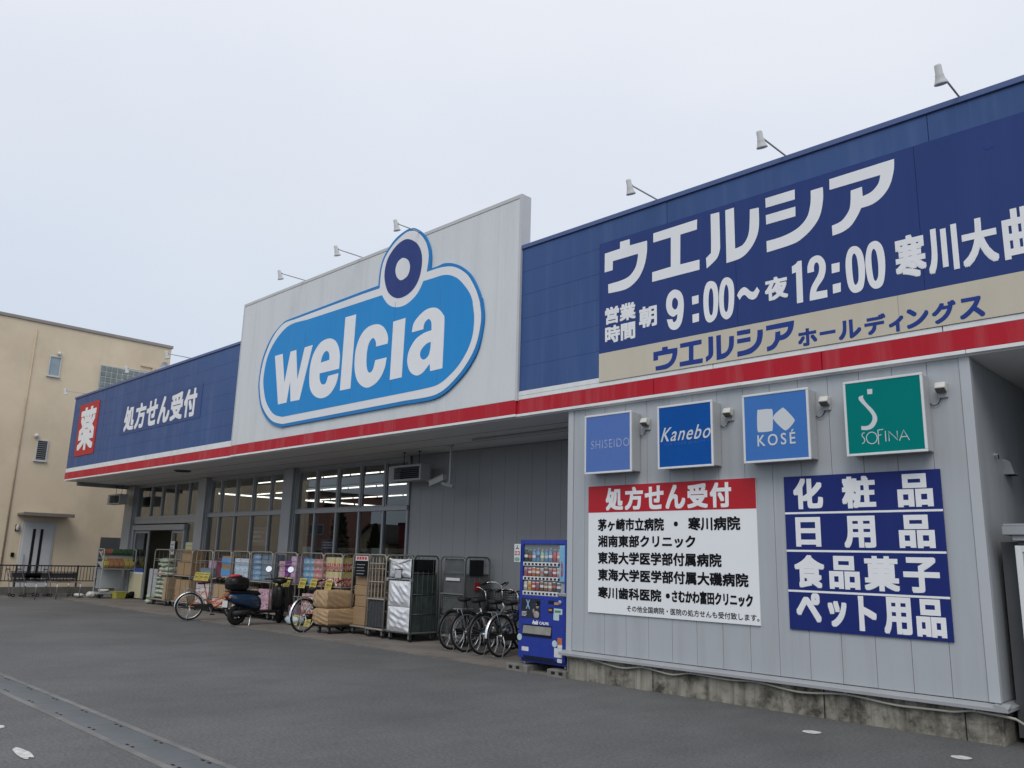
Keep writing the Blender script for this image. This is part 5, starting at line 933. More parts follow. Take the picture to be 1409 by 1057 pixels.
# price cards
pro = None
for i, (cx_, cy_, cz_, l) in enumerate(((-22.02, 1.27, .80, 'third cage, outer'), (-21.72, 1.27, .80, 'third cage, middle'), (-21.45, 1.27, .80, 'third cage, inner'), (-19.75, 1.22, .80, 'fifth cage'), (-17.60, 1.22, .82, 'seventh cage, first'), (-17.28, 1.22, .82, 'seventh cage, second'), (-16.70, 1.27, .82, 'eighth cage, first'), (-16.25, 1.27, .82, 'eighth cage, second'), (-15.72, 1.32, .82, 'ninth cage'), (-16.6, 1.1, .12, 'foot of the eighth cage'), (-16.1, 1.1, .12, 'foot of the ninth cage'))):
    if pro is None:
        o = thing('price_card', '', 'price card', (0, 0, 0), 0, 'yellow price cards on the cage trolleys'); b = MB(); b.box(-.13, .13, -.004, .0, 0, .22); b.build('card', YEL, o); b = MB()
        for (a, c, z, h) in ((-.1, .1, .16, .03), (-.09, .02, .07, .06), (.04, .1, .07, .05), (-.1, .06, .03, .018)): b.box(a, c, -.0055, -.0042, z, z + h)
        b.build('print', mat('card_print', (.28, .16, .03), .5, var=0), o); pro = o
    else: o = copy_tree(pro)
    o.location = (cx_, cy_, cz_ if cz_ > .5 else .03); o.rotation_euler = (math.radians(-14), 0, rnd.uniform(-.1, .1)); o['label'] = 'yellow price card with dark print on the ' + l
# carton cage, empty cage
o = cage('cage_trolley', 'beige cage trolley piled high with brown cartons behind the wrapped parcels', -14.42, 1.05, .60, .70, CAGE, 1.57, (), True)
x, y = -14.42, 1.10
for k, (h, l) in enumerate(((.36, 'large brown carton at the bottom of the tall carton pile'), (.22, 'brown carton second from the bottom of the tall pile'), (.2, 'brown carton third from the bottom of the tall pile'), (.2, 'brown carton fourth from the bottom of the tall pile'), (.22, 'brown carton on top of the tall pile'))):
    goods('carton', CART, (.52, .56, h - .004), (x + .3 + (.012 if k % 2 else -.01), y, .20 + sum((.36, .22, .2, .2, .22)[:k])), l, 'box', None, (CART2, .42, .46), .02 * (-1) ** k)
o = thing('sign_plate', 'black notice plate with red lettering hung on the tall carton cage', 'sign plate', (-14.1, 1.03, 1.16)); b = MB(); b.box(-.2, .22, -.012, 0, 0, .30); b.build('plate', BLACK, o); b = MB(); b.box(-.2, .22, -.013, -.001, .305, .40); b.build('header', LWHI, o)
b = MB()
for k in range(4): b.box(-.16 + k * .09, -.09 + k * .09, -.0145, -.0132, .325, .385)
b.build('red_print', mat('red_print', (.5, .05, .05), .5, var=0), o); b = MB()
for k in range(4): b.box(-.15, .1 + .03 * (k % 2), -.0135, -.0122, .04 + k * .06, .055 + k * .06)
b.build('fine_print', ALUD, o)
o = cage('cage_trolley', 'empty grey-beige cage trolley with folded shelves between cartons and silver cover', -13.79, .98, .58, .70, CAGE, 1.57, (.72,), True)
b = MB()
for k in range(5): b.box(.06 + k * .1, .15 + k * .1, .02, .035, .20, .70)
b.build('mesh_panel', mat('mesh_dark', (.05, .055, .06), .5, var=.5, vs=40), o); b = MB()
for xx in (.13, .24, .35, .46): b.tube([(xx, .01, .74), (xx, .01, 1.52)], .012, 6)
b.tube([(.05, 0, 1.05), (.53, 0, 1.05)], .012, 6); b.tube([(.05, 0, 1.40), (.53, 0, 1.40)], .014, 6); b.build('folded_gate', CAGE, o); b = MB(); b.box(.25, .45, .2, .25, 1.15, 1.45); b.build('plate', BLACK, o)
# silver covered cage
o = cage('insulated_cage', 'cage trolley with quilted silver foil front cover and dark green mesh side', -13.10, .98, .72, .62, CAGED, 1.57, (), True, 'insulated cages before the plain wall')
def foil():
    m, N, L, b = node_mat('silver_foil'); tc = N.new('ShaderNodeTexCoord'); b.inputs['Base Color'].default_value = (.80, .81, .83, 1); b.inputs['Metallic'].default_value = .6; b.inputs['Roughness'].default_value = .42
    bn = N.new('ShaderNodeBump'); bn.inputs['Strength'].default_value = .8; bn.inputs['Distance'].default_value = .02; L.new(noise(N, L, tc.outputs['Object'], 11, 5, .6), bn.inputs['Height']); L.new(bn.outputs[0], b.inputs['Normal']); return m
FOIL = foil()
def quilt(x0, x1, z0, z1, y, seed, nx=26, nz=40, amp=.022):
    r = random.Random(seed); ph = [(r.uniform(2, 9), r.uniform(2, 9), r.uniform(0, 6.3)) for _ in range(7)]; v = []; f = []
    for k in range(nz + 1):
        for i in range(nx + 1):
            u, t = i / nx, k / nz; e = min(1, 5 * min(u, 1 - u, t, 1 - t)); d_ = amp * (.9 + .5 * sum(math.sin(a * u * 3 + b_ * t * 3 + p) for a, b_, p in ph) / 3) * e + .012 * e
            v.append((x0 + (x1 - x0) * u, y - d_, z0 + (z1 - z0) * t))
    for k in range(nz):
        for i in range(nx): a = k * (nx + 1) + i; f.append((a, a + 1, a + nx + 2, a + nx + 1))
    n = len(v); rim = [i for i in range(nx + 1)] + [k * (nx + 1) + nx for k in range(1, nz + 1)] + [nz * (nx + 1) + i for i in range(nx - 1, -1, -1)] + [k * (nx + 1) for k in range(nz - 1, 0, -1)]
    v += [(v[i][0], y + .006, v[i][2]) for i in rim]; m = len(rim)
    for k in range(m): f.append((rim[(k + 1) % m], rim[k], n + k, n + (k + 1) % m))
    return MB().raw(v, f)
quilt(.03, .69, .17, .62, -.018, 3).build('foil_cover', FOIL, o, smooth=True); quilt(.03, .69, .625, 1.10, -.018, 4).build('foil_cover', FOIL, o, smooth=True); quilt(.04, .68, 1.16, 1.50, -.018, 5, 26, 24).build('foil_flap', FOIL, o, smooth=True)
b = MB(); b.tube([(.06, -.05, 1.50), (.36, -.055, 1.42), (.66, -.05, 1.50)], .018, 6); b.build('white_strap', CAPW, o); b = MB(); b.box(.24, .46, -.056, -.05, 1.15, 1.32); b.build('pocket_rim', BLACK, o); b = MB(); b.box(.255, .445, -.060, -.0565, 1.15, 1.30); b.build('document_pocket', mat('pocket_clear', (.45, .47, .48), .2, var=.2, vs=14), o)
b = MB(); b.tube([(0, -.03, 1.13), (.72, -.03, 1.13)], .016, 6); b.box(-.02, .03, -.05, .0, 1.09, 1.15); b.box(.69, .74, -.05, .0, 1.09, 1.15); b.build('latch_bar', ALU, o)
TARP = mat('cover_green', (.045, .062, .058), .35, var=.5, vs=5); TARPB = mat('cover_black', (.012, .014, .015), .35, var=.3, vs=6)
b = MB(); b.box(.665, .712, .03, .60, .18, .84); b.box(.665, .71, .03, .60, .87, 1.22); b.build('side_cover', TARP, o, bevel=.006); b = MB(); b.box(.718, .732, .08, .45, 1.30, 1.50); b.build('side_pocket', TARPB, o, bevel=.004)
b = MB(); b.box(.03, .66, .05, .60, .18, 1.5); b.build('inner_box', TARPB, o)
o = cage('insulated_cage', 'dark grey cage trolley with a red tag on its side behind the bicycles', -11.92, 1.27, .66, .62, CAGED, 1.57, (.9,), True, 'insulated cages before the plain wall')
b = MB(); b.box(.03, .63, .05, .07, .55, 1.28); b.box(.06, .6, .04, .06, 1.30, 1.53); b.build('front_cover', mat('cover_grey', (.10, .105, .105), .4, var=.25, vs=6), o, bevel=.006); b = MB(); b.box(.12, .5, .025, .038, 1.14, 1.19); b.build('label_strip', LWHI, o)
b = MB(); b.box(.605, .655, .03, .6, .2, 1.27); b.build('side_cover', mat('cover_grey2', (.13, .137, .137), .4, var=.2, vs=5), o, bevel=.006); b = MB(); b.box(.672, .684, .1, .45, 1.24, 1.52); b.build('side_pocket', TARPB, o, bevel=.004); b = MB(); b.box(.676, .686, .24, .38, .98, 1.12); b.build('red_tag', mat('tag_red', (.35, .02, .03), .5), o)
b = MB()
b = MB()
for k in range(7): b.tube([(.02, -.01, .66 + k * .035), (.64, -.01, .66 + k * .035)], .003, 4)
for k in range(13): b.tube([(.02 + k * .05, -.01, .64), (.02 + k * .05, -.01, .88)], .003, 4)
b.build('wire_basket', CAGED, o)
# parcel trolley
o = thing('parcel_trolley', 'low black hand trolley carrying two brown paper parcels', 'trolley', (-14.92, .56, .02)); b = MB(); b.box(0, .52, 0, .70, .13, .165); b.tube([(.0, .64, .15), (.0, .64, .85), (.46, .64, .85), (.46, .64, .15)], .014, 8); b.build('platform', RUB, o, bevel=.006)
for xx, yy in ((.08, .06), (.42, .06), (.08, .6), (.42, .6)): caster(o, xx, yy)
KR = mat('kraft_paper', (.40, .275, .16), .6, var=.12, vs=4, blot=.25, bcol=(.30, .20, .115), bsc=3, bump=.006, bs=14)
def parcel(x0, x1, y0, y1, z0, z1, seed, label):
    r = random.Random(seed); ph = [(r.uniform(3, 14), r.uniform(3, 14), r.uniform(3, 14), r.uniform(0, 6.3)) for _ in range(8)]; rs = []; n = 14
    base = [(i / n, 0) for i in range(n)] + [(1, i / n) for i in range(n)] + [(1 - i / n, 1) for i in range(n)] + [(0, 1 - i / n) for i in range(n)]
    m = 16
    for k in range(m + 1):
        t = k / m; e = 1 - .10 * (abs(2 * t - 1) ** 8); row = []
        for (u, s) in base:
            w_ = sum(math.sin(a * u * 2 + b_ * s * 2 + c * t * 2 + p) for a, b_, c, p in ph) / 8; ex = 1 + .045 * math.sin(math.pi * t) * (1 if True else 0)
            X = (u - .5) * e * ex; Y = (s - .5) * e * ex; row.append(((x0 + x1) / 2 + X * (x1 - x0) + .016 * w_, (y0 + y1) / 2 + Y * (y1 - y0) + .016 * w_, z0 + (z1 - z0) * t + .014 * w_ * (1 if 0 < k < m else .4)))
        rs.append(row)
    o = thing('paper_parcel', label, 'parcel', ((x0 + x1) / 2, (y0 + y1) / 2, z0)); MB().rings(rs).build('wrapping', KR, o, world=True)
    b = MB(); zc = z1; b.box(x0 + .08, x0 + .13, y0 - .018, y0 - .012, z0 + .08, z1 - .02); b.build('tape', TAPE, o, world=True)
parcel(-14.93, -14.40, .52, 1.24, .187, .51, 1, 'lower brown paper parcel on the hand trolley'); parcel(-14.96, -14.46, .52, 1.12, .515, .86, 2, 'upper bulging brown paper parcel resting on the lower one')

# ================================================================ BICYCLES AND SCOOTER
STEEL = mat('steel', (.50, .51, .52), .3, metal=.85, var=.05); SADB = mat('saddle_black', (.02, .02, .022), .5, var=.1); SADR = mat('saddle_maroon', (.10, .025, .028), .45, var=.1); REFL = mat('reflector_red', (.16, .008, .01), .2, var=0)
def wheel(o, x, r):
    b = MB(); b.tube([(x, -.045, r), (x, .045, r)], .022, 10); n = 20
    for k in range(n):
        a = 2 * math.pi * k / n; s = -1 if k % 2 else 1; b.tube([(x + .02 * math.cos(a + .5 * s), s * .03, r + .02 * math.sin(a + .5 * s)), (x + (r - .03) * math.cos(a), 0, r + (r - .03) * math.sin(a))], .0016, 4)
    wl = b.build('wheel', STEEL, o, smooth=True); MB().torus((x, 0, r), r - .02, .021, 44, 8).build('tyre', RUB, wl, smooth=True); MB().torus((x, 0, r), r - .045, .012, 44, 6, flat=1.3).build('rim', STEEL, wl, smooth=True); return wl
def bicycle(label, x, y, rz, col, saddle, basket_m, bar='up', guard=STEEL, r=.33, wb=1.05, lean=0.0, group=None, rack=True, bz=1.0, chain=RUB, tube=1.0, bk=.76):
    o = thing('bicycle', label, 'bicycle', (x, y, .02), rz, group); o.rotation_euler = (lean, 0, rz)
    wheel(o, 0, r); wheel(o, wb, r)
    b = MB(); hd, hb = (wb - .20, 0, .80), (wb - .13, 0, .60); bb = (.43, 0, .29); st = (.30, 0, .72)
    b.tube([st, bb], .017, 10); b.tube([(wb - .155, 0, .655), (wb - .32, 0, .42), (wb - .46, 0, .31), bb], .021 * tube, 10); b.tube([(wb - .175, 0, .72), (wb - .36, 0, .50), (wb - .52, 0, .42), (.385, 0, .42)], .015, 10); b.tube([hd, hb], .022, 10)
    for s in (-.055, .055): b.tube([bb, (0, s, r)], .010, 8); b.tube([(.32, 0, .66), (.26, s * .7, .62), (0, s, r)], .008, 8)
    b.build('frame', col, o, smooth=True)
    b = MB()
    for s in (-.05, .05): b.tube([(wb - .125, s * .5, .60), (wb - .10, s, .55), (wb - .03, s, .40), (wb, s, r)], .011, 8)
    b.build('fork', STEEL if guard is STEEL else col, o, smooth=True)
    b = MB(); zb = .98 * bz; b.tube([(wb - .20, 0, .78), (wb - .225, 0, zb - .03)], .012, 8)
    for s in (-1, 1): b.tube([(wb - .225, 0, zb - .03), (wb - .20, s * .06, zb), (wb - .22, s * .17, zb + .05), (wb - .30, s * .26, zb + .055), (wb - .40, s * .285, zb + .03)], .011, 8)
    hbz = b.build('handlebar', STEEL, o, smooth=True); b = MB()
    for s in (-1, 1):
        b = MB(); b.tube([(wb - .36, s * .277, zb + .043), (wb - .48, s * .30, zb + .005)], .017, 8); b.build('grip', RUB, hbz, smooth=True)
        b = MB(); b.tube([(wb - .26, s * .23, zb + .05), (wb - .34, s * .30, zb + .02), (wb - .42, s * .31, zb - .01)], .006, 6); b.build('brake_lever', RUB, hbz, smooth=True)
    b = MB(); b.rings([[(xx + a * math.cos(q) * 0, hw * math.cos(2 * math.pi * q / 12), zz + hh * math.sin(2 * math.pi * q / 12)) for q in range(12)] for xx, hw, hh, zz, a in ((.13, .03, .03, .84, 0), (.16, .095, .045, .845, 0), (.24, .09, .04, .84, 0), (.32, .045, .032, .845, 0), (.40, .022, .022, .845, 0))]); b.tube([(.27, 0, .82), (.30, 0, .72)], .012, 8); b.build('saddle', saddle, o, smooth=True)
    b = MB(); n = 20
    for (cx_, a0, a1) in ((0, .15, math.pi + .05), (wb, .75, math.pi - .15)):
        v = []; f = []
        for k in range(n + 1):
            a = a0 + (a1 - a0) * k / n
            for s, rr in ((-.028, r + .012), (-.02, r + .024), (0, r + .03), (.02, r + .024), (.028, r + .012)): v.append((cx_ + rr * math.cos(a), s, r + rr * math.sin(a)))
        for k in range(n):
            for i in range(4): f.append((k * 5 + i, k * 5 + i + 1, k * 5 + i + 6, k * 5 + i + 5))
        b.raw(v, f)
    b.build('mudguard', guard, o, smooth=True)
    if rack:
        b = MB()
        for s in (-.055, .055): b.tube([(.20, s, .70), (-.24, s, .71)], .006, 6); b.tube([(-.16, s, .71), (0, s * 1.1, r)], .006, 6)
        for k in range(4): b.tube([(.1 - k * .12, -.055, .707), (.1 - k * .12, .055, .707)], .005, 6)
        b.build('carrier', mat('dull_steel', (.22, .225, .23), .45, metal=.6, var=.1), o, smooth=True); MB().box(-.342, -.332, -.02, .02, .52, .555).build('reflector', REFL, o)
    if basket_m is not None:
        b = MB(); wire_basket(b, 0, .26, .28, .34, 0, .24, 8, 6, .003); M = Matrix.Translation((wb - .10, 0, bk)); b.v = [tuple(M @ Vector(p)) for p in b.v]; b.build('basket', basket_m, o)
    b = MB(); b.box(.02, .50, -.052, -.044, .255, .365); b.torus((.43, -.05, .29), .075, .012, 24, 6); b.build('chain_case', chain, o, bevel=.003)
    b = MB(); b.tube([(.43, -.07, .29), (.50, -.075, .14)], .010, 6); b.tube([(.43, .07, .29), (.36, .075, .44)], .010, 6); cr = b.build('crank', STEEL, o); b = MB(); b.box(.45, .55, -.15, -.08, .125, .15); b.box(.31, .41, .08, .15, .43, .455); b.build('pedal', RUB, cr)
    b = MB(); b.tube([(0, -.07, r), (-.03, -.10, .02), (-.03, .10, .0), (0, .07, r)] if False else [(0, -.065, r), (.02, -.085, .18), (-.06, -.10, .004), (-.06, .10, .004), (.02, .085, .18), (0, .065, r)], .008, 6); b.build('stand', STEEL, o, smooth=True)
    return o
ORG = mat('bike_orange', (.48, .13, .045), .3, var=.05, coat=.4); TEALB = mat('bike_teal', (.10, .22, .26), .3, var=.05); SILB = mat('bike_silver', (.45, .46, .47), .3, metal=.5, var=.05); BLKB = mat('bike_black', (.018, .019, .022), .3, var=.05); NVB = mat('bike_navy', (.03, .045, .12), .3, var=.05); CHRG = mat('guard_chrome', (.72, .73, .74), .2, metal=.9, var=.03)
UP = math.radians(90)
bicycle('orange step-through bicycle with maroon saddle and front basket beside the scooter', -18.86, -.28, UP - .32, ORG, SADR, STEEL, guard=CHRG, wb=1.04, bz=.93, r=.305, tube=1.4, bk=.64)
bicycle('teal bicycle with chrome mudguard half hidden behind the paper parcels', -15.02, .34, UP + .16, TEALB, SADB, None, guard=CHRG, r=.335)
G4 = 'bicycles parked against the plain wall'
bicycle('black bicycle first in the row, nearest the silver covered cage', -11.05, .84, UP + .02, BLKB, SADB, BLKB, guard=BLKB, group=G4, wb=.98, lean=.03, rack=False)
bicycle('silver framed bicycle second in the row along the wall', -10.64, .80, UP - .10, SILB, SADB, BLKB, guard=BLKB, group=G4, wb=1.0, lean=-.04, bz=1.12)
bicycle('navy bicycle third in the row along the wall', -10.22, .78, UP - .02, NVB, SADB, BLKB, guard=BLKB, group=G4, wb=1.0, lean=.02, rack=False)
bicycle('black bicycle with bright chrome rear mudguard nearest the vending machine', -9.80, .78, UP + .04, BLKB, SADB, BLKB, guard=CHRG, group=G4, wb=1.0, lean=-.03)
bicycle('black bicycle standing deepest, half hidden behind the vending machine', -9.22, .95, UP + .05, BLKB, SADB, BLKB, guard=BLKB, group=G4, wb=.98, lean=.03)

# scooter, local +X forward
SCB = mat('scooter_navy', (.018, .040, .085), .25, var=.05, coat=.6); SCK = mat('scooter_black', (.012, .012, .013), .3, var=.05); SCD = mat('scooter_dark', (.03, .03, .032), .5, var=.1)
o = thing('motor_scooter', 'navy blue and black motor scooter with black top box and round mirrors', 'scooter', (-17.20, .03, .02), UP + .02); STEER, SX = .75, 1.0
for x in (0, 1.17):
    b = MB(); b.torus((x, 0, .215), .16, .055, 32, 12); b.turn(SX, STEER if x else 0); wl = b.build('wheel', RUB, o, smooth=True); b = MB(); b.tube([(x, -.05, .215), (x, .05, .215)], .05, 12); b.torus((x, 0, .215), .115, .014, 24, 6)
    for k in range(5): a = 2 * math.pi * k / 5; b.tube([(x, 0, .215), (x + .11 * math.cos(a), 0, .215 + .11 * math.sin(a))], .014, 6)
    b.turn(SX, STEER if x else 0); b.build('rim', SCD, wl, smooth=True)
def loft(mb, secs, n=18, p=2.6):
    """cross sections across local Y/Z at successive x: (x, half width, z centre, half height)"""
    def se(t, e): c = math.cos(t); return math.copysign(abs(c) ** (2 / e), c)
    mb.rings([[(x + sh * math.sin(2 * math.pi * k / n), hw * se(2 * math.pi * k / n, p), zc + hh * se(2 * math.pi * k / n - math.pi / 2, p)) for k in range(n)] for x, hw, zc, hh, sh in secs]); return mb
b = MB(); loft(b, [(-.27, .05, .60, .04, 0), (-.22, .11, .585, .085, 0), (-.11, .16, .56, .115, 0), (.05, .185, .54, .15, 0), (.25, .19, .51, .17, 0), (.42, .17, .47, .17, 0), (.50, .12, .44, .14, 0)]); b.build('rear_fairing', SCB, o, smooth=True)
b = MB(); loft(b, [(-.20, .06, .70, .02, 0), (-.14, .11, .705, .04, 0), (0, .135, .70, .055, 0), (.22, .14, .685, .06, 0), (.42, .12, .675, .055, 0), (.50, .07, .65, .03, 0)]); b.build('seat', SCK, o, smooth=True)
b = MB(); b.box(.40, .93, -.15, .15, .25, .31); b.box(-.02, .5, -.10, .10, .22, .40); b.build('floorboard', SCK, o, bevel=.03)
b = MB(); loft(b, [(.88, .10, .55, .26, 0), (.95, .17, .58, .26, 0), (1.0, .17, .60, .24, 0), (1.06, .11, .62, .20, 0), (1.10, .05, .64, .14, 0)], 18, 3); b.build('leg_shield', SCK, o, smooth=True)
b = MB(); b.tube([(1.00, 0, .70), (1.03, 0, .60), (1.12, .0, .36)], .035, 10); b.tube([(1.10, -.07, .40), (1.17, -.075, .215)], .02, 8); b.tube([(1.10, .07, .40), (1.17, .075, .215)], .02, 8); b.turn(SX, STEER); b.build('front_fork', SCD, o, smooth=True)
b = MB(); n = 14; v = []; f = []
for k in range(n + 1):
    a = .35 + (math.pi - .5) * k / n
    for s, rr in ((-.07, .215), (-.06, .245), (0, .26), (.06, .245), (.07, .215)): v.append((1.17 + rr * math.cos(a), s, .215 + rr * math.sin(a)))
for k in range(n):
    for i in range(4): f.append((k * 5 + i, k * 5 + i + 1, k * 5 + i + 6, k * 5 + i + 5))
b.raw(v, f); b.turn(SX, STEER); b.build('front_mudguard', SCK, o, smooth=True)
b = MB(); loft(b, [(.86, .06, .93, .04, 0), (.91, .15, .94, .06, 0), (.98, .17, .95, .07, 0), (1.05, .10, .93, .07, 0), (1.09, .05, .92, .04, 0)]); b.turn(SX, STEER); b.build('handlebar_cover', SCK, o, smooth=True); b = MB()
for s in (-1, 1): b.tube([(.96, s * .12, .96), (.93, s * .22, .975), (.88, s * .32, .97)], .018, 8)
b.tube([(.98, 0, .75), (.97, 0, .92)], .04, 10); b.turn(SX, STEER); b.build('handlebar', SCD, o, smooth=True)
b = MB(); b.ell((1.085, 0, .93), .03, .07, .055); b.turn(SX, STEER); b.build('headlight', mat('headlamp', (.6, .6, .58), .1, var=0), o, smooth=True)
for s in (-1, 1):
    b = MB(); b.tube([(.95, s * .16, .98), (.93, s * .22, 1.10), (.92, s * .24, 1.14)], .007, 6); b.lathe([(.0, .014), (.06, .012), (.078, 0), (.06, -.012), (0, -.014)], 18, Matrix.Translation((.915, s * .25, 1.19)) @ Matrix.Rotation(math.pi / 2 + .25, 4, 'Y')); b.turn(SX, STEER); mi = b.build('mirror', SCK, o, smooth=True)
    b = MB(); b.lathe([(.0, 0), (.068, 0)], 18, Matrix.Translation((.915, s * .25, 1.19)) @ Matrix.Translation((-.0165, 0, .0045)) @ Matrix.Rotation(-math.pi / 2 + .25, 4, 'Y'), False); b.turn(SX, STEER); b.build('mirror_glass', mat('mirror_glass', (.9, .9, .9), .03, metal=1.0, var=0), mi)
b = MB(); b.tube([(.0, -.1, .68), (-.26, -.09, .72), (-.32, 0, .72), (-.26, .09, .72), (.0, .1, .68)], .012, 8); b.build('rear_carrier', SCD, o, smooth=True)
b = MB(); loft(b, [(-.28, .10, .88, .08, 0), (-.25, .17, .875, .13, 0), (-.12, .20, .88, .15, 0), (.03, .20, .88, .15, 0), (.14, .17, .875, .13, 0), (.17, .11, .87, .09, 0)], 20, 3.4); tb = b.build('top_box', SCK, o, smooth=True)
b = MB(); b.box(-.30, .16, -.203, .203, .868, .882); b.build('lid_seam', SCD, tb); b = MB(); loft(b, [(-.24, .03, 1.03, .02, 0), (-.20, .10, 1.04, .03, 0), (-.04, .11, 1.045, .03, 0), (.04, .04, 1.035, .02, 0)]); b.build('red_strap', mat('strap_red', (.42, .05, .06), .6, var=.2, vs=12), tb, smooth=True)
b = MB(); b.box(-.30, -.29, -.11, .11, .38, .52); b.build('number_plate', mat('plate_white', (.62, .64, .63), .4, var=.03), o, bevel=.003); b = MB(); b.ell((-.28, 0, .60), .03, .075, .03); b.build('tail_light', REFL, o, smooth=True); b = MB(); b.ell((-.255, -.12, .59), .03, .03, .025); b.ell((-.255, .12, .59), .03, .03, .025); b.build('indicator', mat('amber', (.5, .2, .03), .2, var=0), o, smooth=True)
b = MB(); b.box(-.285, -.235, -.06, .06, .34, .55); b.build('rear_mudguard', SCK, o, bevel=.02)
b = MB(); b.tube([(-.16, -.16, .26), (.22, -.16, .28)], .055, 12); b.tube([(.22, -.16, .28), (.42, -.12, .22)], .025, 8); b.build('exhaust', SCD, o, smooth=True); b = MB(); b.box(-.05, .42, .06, .17, .16, .30); b.build('engine_case', SCD, o, bevel=.03)
b = MB(); b.tube([(.28, -.1, .2), (.22, -.16, .0)], .012, 6); b.tube([(.28, .1, .2), (.22, .16, .0)], .012, 6); b.tube([(.28, -.1, .2), (.28, .1, .2)], .012, 6); b.build('centre_stand', STEEL, o)

# ================================================================ VENDING MACHINE
VB = mat('vending_blue', (.022, .045, .30), .3, var=.04, vs=1.5, coat=.3, streak=.06, scol=(.05, .08, .3)); VD = mat('vending_dark', (.010, .012, .03), .4, var=0); VBP = mat('vending_inner', (.34, .36, .38), .5, var=.05)
o = thing('vending_machine', 'blue drink vending machine standing on concrete blocks beside the grey wall', 'vending machine', (-8.66, .04, .13)); H = 1.73; Wd = .90
def fz(y): return H * (1 - (y - 118) / 892.0)
def fx(x): return (x - 125) / 335.0 * Wd
b = MB(); b.box(0, Wd, .03, .72, 0, H); b.build('cabinet', VB, o, bevel=.008)
b = MB()    # front door with display opening
X0, X1, Za, Zb = fx(146), fx(450), fz(527), fz(152)
b.box(0, X0, -.03, .028, .06, H); b.box(X1, Wd, -.03, .028, .06, H); b.box(X0, X1, -.03, .028, Zb, H); b.box(X0, X1, -.03, .028, .06, Za); b.build('door', VB, o, bevel=.006)
b = MB(); b.box(X0, X1, .0, .026, Za, Zb); b.build('display_back', VBP, o)
b = MB(); b.box(fx(412), fx(449), -.027, -.001, fz(420), fz(160)); b.build('light_blue_panel', mat('panel_sky', (.20, .44, .62), .3, var=.15, vs=4), o, bevel=.003)
b = MB(); text(b, '冷たい', fx(424), fz(390), fx(440), fz(270), -.0285, .001); b.build('panel_print', mat('print_red', (.5, .05, .06), .5, var=0), o)
DC = [[(.03, .06, .035)] * 2 + [(.16, .36, .58)] * 2 + [(.35, .48, .35)] + [(.14, .34, .56)] * 2 + [(.45, .12, .15), (.50, .30, .32)], [(.45, .10, .08), (.40, .06, .05), (.48, .18, .07), (.42, .12, .05), (.30, .38, .38), (.14, .07, .06), (.30, .12, .10), (.50, .08, .10), (.45, .32, .3)], [(.52, .44, .32), (.55, .42, .10), (.40, .05, .06), (.36, .04, .05), (.17, .09, .05), (.22, .12, .07), (.42, .25, .18), (.06, .06, .08), (.10, .12, .2)]]
LAB = [(.62, .64, .65), (.55, .50, .42), (.60, .62, .60), (.12, .14, .2), (.62, .60, .52), (.5, .12, .1)]
def drink(name, col, lab, tall):
    """drink container: body colour with a printed label band"""
    if name in MATS: return MATS[name]
    m, N, L, b = node_mat(name); tc = N.new('ShaderNodeTexCoord'); s = N.new('ShaderNodeSeparateXYZ'); L.new(tc.outputs['Generated'], s.inputs[0])
    r = N.new('ShaderNodeValToRGB'); r.color_ramp.interpolation = 'CONSTANT'; e = r.color_ramp.elements; c = tuple(.75 * q + .04 for q in col)
    e[0].color = rgba(c); e[1].position = .30 if tall else .36; e[1].color = rgba(lab); q = e.new(.50 if tall else .62); q.color = rgba(c); q = e.new(.90 if tall else .93); q.color = (.55, .56, .57, 1)
    L.new(s.outputs[2], r.inputs[0]); L.new(r.outputs[0], b.inputs['Base Color']); b.inputs['Roughness'].default_value = .3; MATS[name] = m; return m
ROWS = [(fz(281), fz(180), .038), (fz(388), fz(322), .039), (fz(492), fz(424), .038)]
for ri, (z0, z1, rr) in enumerate(ROWS):
    n = 9
    for i in range(n):
        x = fx(162) + (fx(402) - fx(162)) * i / (n - 1); h = (z1 - z0) * (.92 if (i * 7 + ri) % 3 else 1.0); mm = drink('drink_%d_%d' % (ri, i), DC[ri][i], LAB[(i * 5 + ri * 3) % len(LAB)], ri == 0)
        b = MB(); M = Matrix.Translation((x, -.001 + .0, z0)) @ Matrix.Diagonal((1, .6, 1, 1))
        b.lathe([(rr * .85, 0), (rr, .006), (rr, h * .66), (rr * .45, h * .86), (rr * .45, h)] if ri == 0 else [(rr * .85, 0), (rr, .008), (rr, h * .9), (rr * .8, h)], 12, M); b.build('drink_bottle' if ri == 0 else 'drink_can', mm, o, smooth=True)
for y0, y1 in ((312, 284), (416, 390), (526, 496)):
    b = MB(); b.box(X0 + .002, fx(406), -.026, -.004, fz(y0), fz(y1)); st = b.build('button_strip', mat('strip_white', (.62, .63, .64), .4, var=0), o, bevel=.003); b = MB()
    for i in range(10):
        x = X0 + .03 + i * .073; b.box(x, x + .04, -.0285, -.0262, (fz(y0) + fz(y1)) / 2 - .017, (fz(y0) + fz(y1)) / 2 + .012)
    b.build('button', VD, st)
MB().raw([(X0, -.012, Za), (fx(410), -.012, Za), (fx(410), -.012, Zb), (X0, -.012, Zb)], [(0, 1, 2, 3)]).build('display_glass', glass('vend_glass', (.93, .95, .96), 0, .6), o)
b = MB(); b.box(fx(142), fx(282), -.034, -.0305, fz(692), fz(552)); po = b.build('advert', mat('advert_dark', (.028, .032, .045), .3, var=.5, vs=9), o)
b = MB(); yy = -.0355
b.ell((fx(262), yy, fz(598)), .030, .001, .048); b.ell((fx(256), yy, fz(664)), .055, .001, .05); b.ell((fx(235), yy, fz(640)), .02, .001, .03); b.build('pale_figure', mat('figure_pale', (.34, .30, .28), .5, var=.25, vs=14), po, smooth=True)
